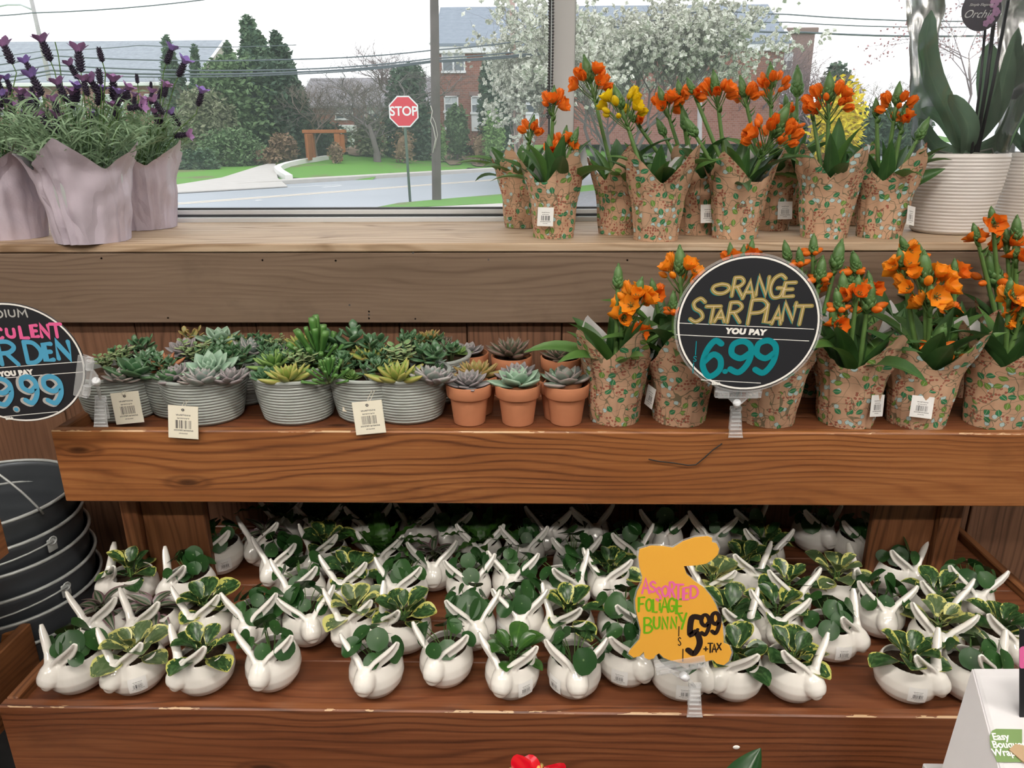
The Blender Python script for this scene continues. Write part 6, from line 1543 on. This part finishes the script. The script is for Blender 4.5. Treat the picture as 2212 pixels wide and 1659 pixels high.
def ring(mb, R, r, y, sz=1.0, n=72):
    vs = [(R*cos(2*pi*k/n), y, R*sz*sin(2*pi*k/n)) for k in range(n)] + [(r*cos(2*pi*k/n), y, r*sz*sin(2*pi*k/n)) for k in range(n)]
    return mb.add(vs, [(k, k+n, (k+1)%n+n, (k+1)%n) for k in range(n)])
def clip_holder(top, base, parent_label, bar_dir=(1,0,0), barw=.078):
    """clear plastic sign holder: gripping bar, neck, white ball joint, ribbed clamp"""
    o = thing('sign_clip', parent_label, 'sign holder', base, 0, 'clear plastic sign holders')
    t = Vector(top) - Vector(base); bd = Vector(bar_dir).normalized(); perp = Vector((0,-1,0))
    upv = bd.cross(Vector((0,1,0))); upv = upv if upv.dot(t) > 0 else -upv; upv.normalize()
    Mb = Matrix((bd, Vector((0,1,0)), upv)).transposed().to_4x4(); Mb.translation = t
    g = MB(); g.bbox((-barw/2,-.0045,-.006),(barw/2,.0045,.005), .001)
    g.bbox((-barw/2,-.0050,.004),(barw/2,-.0030,.017), .0005); g.bbox((-barw/2,.0030,.004),(barw/2,.0050,.017), .0005)
    for sx in (-1,1): g.tube([(sx*barw*.20,0,-.002),(sx*barw*.42,0,-.002)], .0062, 12)
    g.add([(-.018,-.003,-.006),(.018,-.003,-.006),(.007,-.003,-.017),(-.007,-.003,-.017),(-.018,.003,-.006),(.018,.003,-.006),(.007,.003,-.017),(-.007,.003,-.017)], [(0,1,2,3),(7,6,5,4),(0,3,7,4),(1,5,6,2),(3,2,6,7),(0,4,5,1)])
    g.xf(Mb); ob('gripping_bar', g.mesh('gripping_bar', CLIP, False), o)
    j0 = Mb @ Vector((0,0,-.015)); ax = (Vector((0,0,.052)) - Vector(j0)); 
    jn = MB().lathe([(0,0),(.0055,0),(.0068,.003),(.0068,.010),(.0055,.014),(0,.014)], 14, close=False)
    ctr = j0; dv = (Vector((0,0,.04)) - j0).normalized() if (Vector((0,0,.04))-j0).length > .02 else Vector((0,0,-1))
    Mj = frame_to(dv.orthogonal(), dv).to_4x4(); Mj.translation = ctr
    jn.xf(Mj); ob('ball_joint', jn.mesh('ball_joint', WHITEPL), o)
    e = Mj @ Vector((0,0,.013))
    ob('neck_rod', MB().tube([e, Vector((0,0,.038))], .0028, 8).mesh('neck_rod', CLIP), o)
    c = MB()
    c.add([(-.008,-.004,.040),(.008,-.004,.040),(.012,-.016,-.008),(-.012,-.016,-.008),(-.008,-.001,.040),(.008,-.001,.040),(.012,-.013,-.008),(-.012,-.013,-.008)], [(0,3,2,1),(4,5,6,7),(0,4,7,3),(1,2,6,5),(3,7,6,2),(0,1,5,4)])
    for k in range(6):
        z = .034-.007*k; y = -.004-.012*(.040-z)/.048; c.bbox((-.0072-.0006*k,y-.003,z-.001),(.0072+.0006*k,y,z+.001), .0004)
    c.bbox((-.009,.0,.000),(.009,.003,.042), .0008); c.bbox((-.010,-.0035,.036),(.010,.003,.044), .001)
    c.tube([(-.0125,-.0145,-.008),(.0125,-.0145,-.008)], .0018, 8)
    ob('clamp', c.mesh('clamp', CLIP, False), o)
    return o
# --- round star plant sign
Yc = Y1-.034; cS = W(1616, 700, Yc); dS = (cS-CAM).dot(fwd); RS = 154/F*dS
sg = thing('price_sign', 'round black hand-lettered sign reading orange star plant 6.99 in gold and teal', 'sign', cS); sg.rotation_euler = (radians(-4), radians(2.6), 0)
m_ = MB(); disc(m_, RS*1.0, -.0008, .0008, .955); ob('sign_board', m_.mesh('sign_board', K_BOARD, False), sg)
m_ = MB(); disc(m_, RS*1.035, .0009, .0016, .955); ob('clear_backing', m_.mesh('clear_backing', CLIP, False), sg)
m_ = MB(); ring(m_, RS*.990, RS*.962, -.0011, .955); 
def mpo(x, y):      # detail-view position -> face coordinates (sign stands 2.6 degrees clockwise)
    u, v = (x-663)/582*RS, -(y-603)/582*RS; a = radians(2.9); return (u*cos(a)-v*sin(a), u*sin(a)+v*cos(a))
for (a, b, w) in (((92,590),(1198,648),.0011),((83,687),(1166,745),.0011),((306,1070),(800,1100),.0011)): ribbon(m_, [mpo(*a), mpo(*b)], w, -.0011)
ob('white_border', m_.mesh('white_border', K_WHITE, False), sg)
OR = [(350,275,490,350),(505,225,600,370),(600,255,690,390),(700,220,800,365),(805,205,930,385),(915,265,1020,380)]
SP = [(180,390,300,580),(300,455,415,585),(385,485,470,580),(480,425,600,585),(640,405,800,600),(785,440,855,590),(850,470,925,600),(925,430,1035,575),(1010,455,1145,605)]
for txt, bx in (('ORANGE', OR), ('STARPLANT', SP)):
    word(sg, txt, mpo, bx, .0046, K_TEAL, -.0012, (-.0016,-.0018), .12); word(sg, txt, mpo, bx, .0066, K_GOLD, -.0019, (0,0), .12); word(sg, txt, mpo, bx, .0012, K_CREAM, -.0026, (0,.0002), .12)
text('YOU PAY', RS*.105, K_WHITE, sg, (mpo(645,667)[0], -.0013, mpo(645,667)[1]), (pi/2, 0, 0), .0009, .1, sx=1.15)
bx = [(300,740,475,1040),(515,745,715,1005),(722,740,915,1010)]
word(sg, '699', mpo, bx, .0100, K_TEAL, -.0013, (0,0), .04); word(sg, '.', mpo, [(470,960,560,1000)], .0085, K_TEAL, -.0013)
word(sg, '|s|', mpo, [(240,745,265,855),(232,868,265,912),(225,925,255,1012)], .0016, K_TEAL, -.0013)
text('SKU:', RS*.055, K_WHITE, sg, (mpo(432,1103)[0], -.0013, mpo(432,1103)[1]), (pi/2,0,0), .0004)
clip_holder(W(1594, 851, Yc), W(1585, 928, Y1-.003), 'clear plastic clip holding the round star plant sign on the upper tray edge')
# black wire
wr = MB(); P = [W(x, y, Y1-.0045) for x, y in ((1560,958),(1540,972),(1518,992),(1503,1004),(1486,1005),(1455,1000),(1425,997),(1401,992))]
c0 = P[3]; wr.tube([p_-c0 for p_ in P], .0011, 6); tag(ob('wire', wr.mesh('wire', plain('black_wire', (.012,.011,.011), .5)), None, c0), 'thin black wire trailing left from the round sign clip across the board', 'wire')
# --- succulent garden sign at the left
cL = W(32, 785, Yc-.012); dL = (cL-CAM).dot(fwd); RL = 154/F*dL
sl = thing('price_sign', 'round black succulent garden sign in pink and blue lettering cut by the left edge', 'sign', cL); sl.rotation_euler = (radians(0), radians(-4.2), 0)
QZ = .87
m_ = MB(); disc(m_, RL, -.0008, .0008, QZ); ob('sign_board', m_.mesh('sign_board', K_BOARD, False), sl)
m_ = MB(); ring(m_, RL*.992, RL*.965, -.0011, QZ)
def mpl(x, y):
    u, v = (x-166)/800*RL, -(y-752)/800*RL; a = radians(-4.4); return (u*cos(a)-v*sin(a), u*sin(a)+v*cos(a))
for a, b in (((-560,845),(945,725)),((-580,972),(930,845)),((-220,1402),(545,1325))): ribbon(m_, [mpl(*a), mpl(*b)], .0012, -.0011)
ob('white_border', m_.mesh('white_border', K_WHITE, False), sl)
word(sl, 'MEDIUM', mpl, [(-110,150,-20,245),(0,140,70,225),(80,140,165,225),(185,140,215,215),(228,140,310,212),(330,135,430,215)], .0026, K_GREY, -.0013)
word(sl, 'SUCCULENT', mpl, [(-360,360,-260,500),(-245,350,-150,490),(-135,345,-20,485),(0,335,115,470),(155,355,260,445),(305,330,415,455),(440,310,520,440),(540,310,650,440),(660,295,780,440)], .0056, K_PINK, -.0013)
word(sl, 'GARDEN', mpl, [(-470,540,-250,790),(-235,530,-20,780),(10,500,230,760),(305,500,510,740),(535,520,640,710),(675,495,850,690)], .0076, K_BLUE, -.0013)
text('YOU PAY', RL*.095, K_WHITE, sl, (mpl(160,866)[0], -.0013, mpl(160,866)[1]), (pi/2,0,0), .0009, sx=1.1)
bx = [(-330,950,-270,1260),(-170,930,90,1240),(180,905,385,1215),(435,900,665,1215)]
word(sl, '1999', mpl, bx, .0120, K_GREY, -.0012, (-.004,-.001)); word(sl, '1999', mpl, bx, .0085, K_BLUE, -.0019)
word(sl, '.', mpl, [(50,1245,115,1300)], .0120, K_GREY, -.0012); word(sl, '.', mpl, [(50,1245,115,1300)], .0075, K_BLUE, -.0019)
text('SKU:', RL*.05, K_WHITE, sl, (mpl(-35,1412)[0], -.0013, mpl(-35,1412)[1]), (pi/2,0,0), .0004)
cc = clip_holder(W(188, 815, Yc-.012), W(226, 905, Y1-.002), 'clear plastic clip holding the left succulent sign sideways', (.30,0,.95), .075)
# --- yellow bunny-shaped card
Yb = Y3-.012
OUT = [(100,340),(180,315),(260,318),(330,330),(400,285),(480,258),(570,250),(600,262),(598,290),(630,298),(648,335),(640,375),(605,410),(560,438),(490,450),(405,455),(425,510),(480,560),(540,600),(590,660),(625,720),(650,790),(672,860),(678,930),(680,985),(720,1000),(735,1050),(715,1110),(680,1138),(630,1125),(605,1100),(560,1110),(480,1125),(380,1122),(300,1100),(265,1085),(235,1055),(210,1070),(200,1090),(165,1100),(135,1085),(130,1045),(100,1075),(60,1085),(25,1060),(30,1040),(100,960),(110,900),(95,840),(75,760),(70,690),(85,630),(115,570),(120,530),(100,460),(92,400)]
cY = W(1470, 1300, Yb); 
def mpy(x, y): p = W(1350+x/3.19, 1080+y/3.19, Yb) - cY; return (p.x, p.z)
sy_ = thing('price_sign', 'marigold yellow bunny-shaped card reading assorted foliage bunny 5.99 plus tax', 'sign', cY)
def tess(poly, y0, y1):
    from mathutils.geometry import tessellate_polygon
    n = len(poly); tr = tessellate_polygon([[Vector((x, z, 0)) for x, z in poly]]); mb = MB(); vs = [(x, y0, z) for x, z in poly] + [(x, y1, z) for x, z in poly]
    return mb.add(vs, [tuple(t) for t in tr] + [tuple(i+n for i in t[::-1]) for t in tr] + [(i, (i+1)%n, (i+1)%n+n, i+n) for i in range(n)])
pl_ = [mpy(*p_) for p_ in OUT]
ob('card', tess(pl_, -.0005, .0005).mesh('card', K_YEL, False), sy_)
cen = (sum(p_[0] for p_ in pl_)/len(pl_), sum(p_[1] for p_ in pl_)/len(pl_))
big = [(cen[0]+(x-cen[0])*1.035, cen[1]+(z-cen[1])*1.02) for x, z in pl_]
ob('laminate_edge', tess(big, .0008, .0014).mesh('laminate_edge', CLIP, False), sy_)
word(sy_, 'ASSORTED', mpy, [(118,540,170,640),(170,560,215,632),(215,600,250,690),(255,590,300,660),(305,565,345,665),(335,580,400,680),(400,600,440,685),(445,590,505,672)], .0034, K_HOT, -.0009)
word(sy_, 'FOLiAGE', mpy, [(92,668,140,765),(145,680,185,760),(190,685,225,770),(232,680,258,755),(250,670,300,770),(300,675,345,765),(352,680,400,780)], .0032, K_GRN, -.0009)
word(sy_, 'BUNNY', mpy, [(130,810,190,912),(195,805,245,882),(255,805,300,885),(315,805,360,880),(365,778,428,885)], .0033, K_GRN, -.0009)
word(sy_, '5', mpy, [(425,810,520,1055)], .0095, K_BRN, -.0009, (0,0), .05); word(sy_, '99', mpy, [(520,790,585,925),(592,775,655,915)], .0064, K_BRN, -.0009); word(sy_, '.', mpy, [(485,870,530,890)], .005, K_BRN, -.0010)
word(sy_, '+TAX', mpy, [(540,1000,572,1040),(572,985,602,1048),(600,990,630,1045),(632,985,664,1030)], .0023, K_BRN, -.0009)
word(sy_, '|s|', mpy, [(362,870,388,935),(365,945,392,1000),(390,1025,415,1108)], .0016, K_BRN, -.0009)
clip_holder(W(1470, 1440, Yb), W(1497, 1524, Y3-.003), 'clear plastic clip holding the yellow bunny card on the lower tray edge', (.97,0,.22), .078)
# ------------------------------------------------------------------ white carton at the lower right
CART = plain('white_cardboard', (.62,.61,.63), .6, .3, .04, 30); KC = plain('kraft_cardboard', (.42,.29,.17), .8); GL = plain('green_printed_label', (.14,.24,.07), .5)
ap_ = W(2102, 1446, .86); bl_ = W(2036, 1664, .80); fb_ = W(2160, 1664, .74); rt_ = W(2290, 1446, .86); rb_ = W(2330, 1664, .76)
bl_, fb_, rb_ = ap_+(bl_-ap_)*1.3, ap_+(fb_-ap_)*1.3, rt_+(rb_-rt_)*1.3
cx_ = thing('carton', 'white cardboard display carton with green wrap label at the lower right corner', 'box', (ap_.x+.05, .80, 0)); O = cx_.location
def panel(name, pts, m, th=.002):
    P = [Vector(p_)-O for p_ in pts]; n_ = (P[1]-P[0]).cross(P[2]-P[0]).normalized()*th; k = len(P)
    return ob(name, MB().add(P+[p_+n_ for p_ in P], [tuple(range(k))[::-1], tuple(range(k,2*k))]+[(i,(i+1)%k,(i+1)%k+k,i+k) for i in range(k)]).mesh(name, m, False), cx_)
panel('side_panel', [ap_, bl_, fb_], CART); panel('front_panel', [ap_, fb_, rb_, rt_], CART)
lowz = min(bl_.z, fb_.z, rb_.z)
ob('carton_body', MB().bbox((bl_.x-O.x+.02, -.03, 0), (rb_.x-O.x, .05, lowz-.002), .002).mesh('carton_body', CART, False), cx_)
def bil(u, v): return (ap_.lerp(rt_, u)).lerp(fb_.lerp(rb_, u), v)
nf = (fb_-ap_).cross(rt_-ap_).normalized(); nf = nf if nf.y < 0 else -nf
def oncard(px, py, e=.0026):
    d = ray(px, py); t = (ap_-CAM).dot(nf)/d.dot(nf); return CAM + d*t + nf*e
gp = [oncard(x, y) for x, y in ((2141,1580),(2150,1576),(2206,1577),(2206,1648),(2152,1648),(2144,1630),(2137,1610),(2136,1592))]
ob('printed_label', MB().add([p_-O for p_ in gp], [tuple(range(8))[::-1]]).mesh('printed_label', GL, False), cx_)
ex = (oncard(2200,1600)-oncard(2140,1600)).normalized(); ez = nf.cross(ex); ez = ez if ez.z > 0 else -ez
Rt = Matrix((ex, ez, ex.cross(ez))).transposed()
for tx_, yy in (('Easy', 1594), ('Bouquet', 1611), ('Wrap', 1628)):
    p_ = oncard(2140, yy, .0032)-O; t_ = text(tx_, .0122, K_WHITE, cx_, p_, (0,0,0), .0003, .15, align='LEFT'); t_.rotation_euler = Rt.to_euler()
kp = [oncard(x, y, .003) for x, y in ((2176,1622),(2214,1655),(2214,1615),(2190,1610))]
panel('kraft_flap', kp, KC)
# dark sign with pink mark
bs = thing('price_sign', 'black sign with pink lettering cut by the right edge above the carton', 'sign', W(2232, 1458, .80)); q_ = bs.location
pp = [W(x, y, .80)-q_ for x, y in ((2203,1360),(2203,1555),(2262,1555),(2262,1360))]
ob('sign_board', MB().add([*pp, *[p_+Vector((0,.0015,0)) for p_ in pp]], [(0,1,2,3),(7,6,5,4),(0,4,5,1),(1,5,6,2),(2,6,7,3),(3,7,4,0)]).mesh('sign_board', K_BOARD, False), bs)
m_ = MB(); a_ = W(2210,1402,.799)-q_; b_ = W(2210,1438,.799)-q_; ribbon(m_, [(a_.x,a_.z),(b_.x,b_.z)], .009, -.001); ob('lettering', m_.mesh('lettering', K_HOT, False), bs)
ob('sign_stem', MB().tube([W(2232,1555,.80)-q_, W(2232,1555,.80)-q_-Vector((0,0,.06))], .003, 8).mesh('sign_stem', CLIP), bs)
# ------------------------------------------------------------------ anthuriums on the low tier
M_RED = plain('red_spathe', (.60,.006,.018), .12, .6, .2, 30, Coat_Weight=.8); M_SPX = plain('yellow_spadix', (.75,.55,.15), .5); M_ANL = leafm('anthurium_leaf', 'vein', (.012,.05,.014), (.03,.09,.025), .25)
heart = lambda v: max(.03, (sin(pi*min(1, v**.62)))**.8)
def anth(base, lab, spathes, leaves_, seed):
    o = thing('anthurium', lab, 'potted plant', base, 0); rg = random.Random(seed)
    ob('pot_body', MB().lathe([(0,0),(.045,0),(.06,.11),(.064,.112),(.064,.12),(.058,.12),(.055,.10),(0,.10)], 32, close=False).mesh('pot_body', plain('dark_red_pot', (.18,.03,.03), .5)), o)
    sm = MB()
    for tip, s, az in spathes:
        t_ = Vector(tip)-Vector(base); sm.tube([(0,0,.10), t_*.5+Vector((.01,0,.04)), t_-Vector((0,0,.004)), t_+Vector((0,0,.001))], .0022, 6)
        mb = thin(.075*s, .075*s, heart, .9, .35, .02, 0, 10, 12, 2)
        ob('spathe', mb.mesh('spathe', M_RED), o, t_, aim(az, .55))
        ob('spadix', MB().tube([(0,0,0),(0,.012,.008),(0,.024,.012*s)], [.004,.0038,.002], 8).mesh('spadix', M_SPX), o, t_+Vector((0,0,.002)), (0,0,az))
    for tip, s, az, el in leaves_:
        t_ = Vector(tip)-Vector(base); Mx = aim(az, el); b0 = t_ - (Mx @ Vector((0,.12*s,0))); sm.tube([(0,0,.10), b0*.6, b0], .0022, 6)
        ob('leaf', thin(.12*s, .07*s, heart, .25, .3, 0, 0, 8, 10).mesh('leaf', M_ANL), o, b0, Mx)
    ob('stems', sm.mesh('stems', M_STEMD), o)
tp = W(1150, 1652, .80)
anth(Vector((tp.x, .83, .3455)), 'red anthurium whose glossy spathe peeks over the bottom edge of the frame', [(Vector((tp.x+.012, .80, tp.z-.004)), 1.0, pi*.93),(Vector((tp.x-.030,.80,tp.z-.012)), .85, pi*1.2)], [(Vector((tp.x+.06,.86,tp.z-.09)), .9, -.8, .5),(Vector((tp.x-.09,.84,tp.z-.10)), .9, .9, .4)], 1)
tp = W(1637, 1614, .80)
anth(Vector((tp.x-.05, .83, .3455)), 'dark green pointed leaf of a plant rising at the bottom edge below the yellow card', [], [(tp, .75, -.85, .95),(Vector((tp.x-.14,.82,tp.z-.10)), .8, .9, .5)], 2)
pe = W(1648, 1613, .86); tag(ob('petal_scrap', MB().ell((0,0,0),(.006,.0015,.004), 10, 6).mesh('petal_scrap', K_WHITE), None, (pe.x, Y3-.002, W(1648,1613,Y3).z)), 'tiny white petal scrap stuck to the lower front board', 'petal')
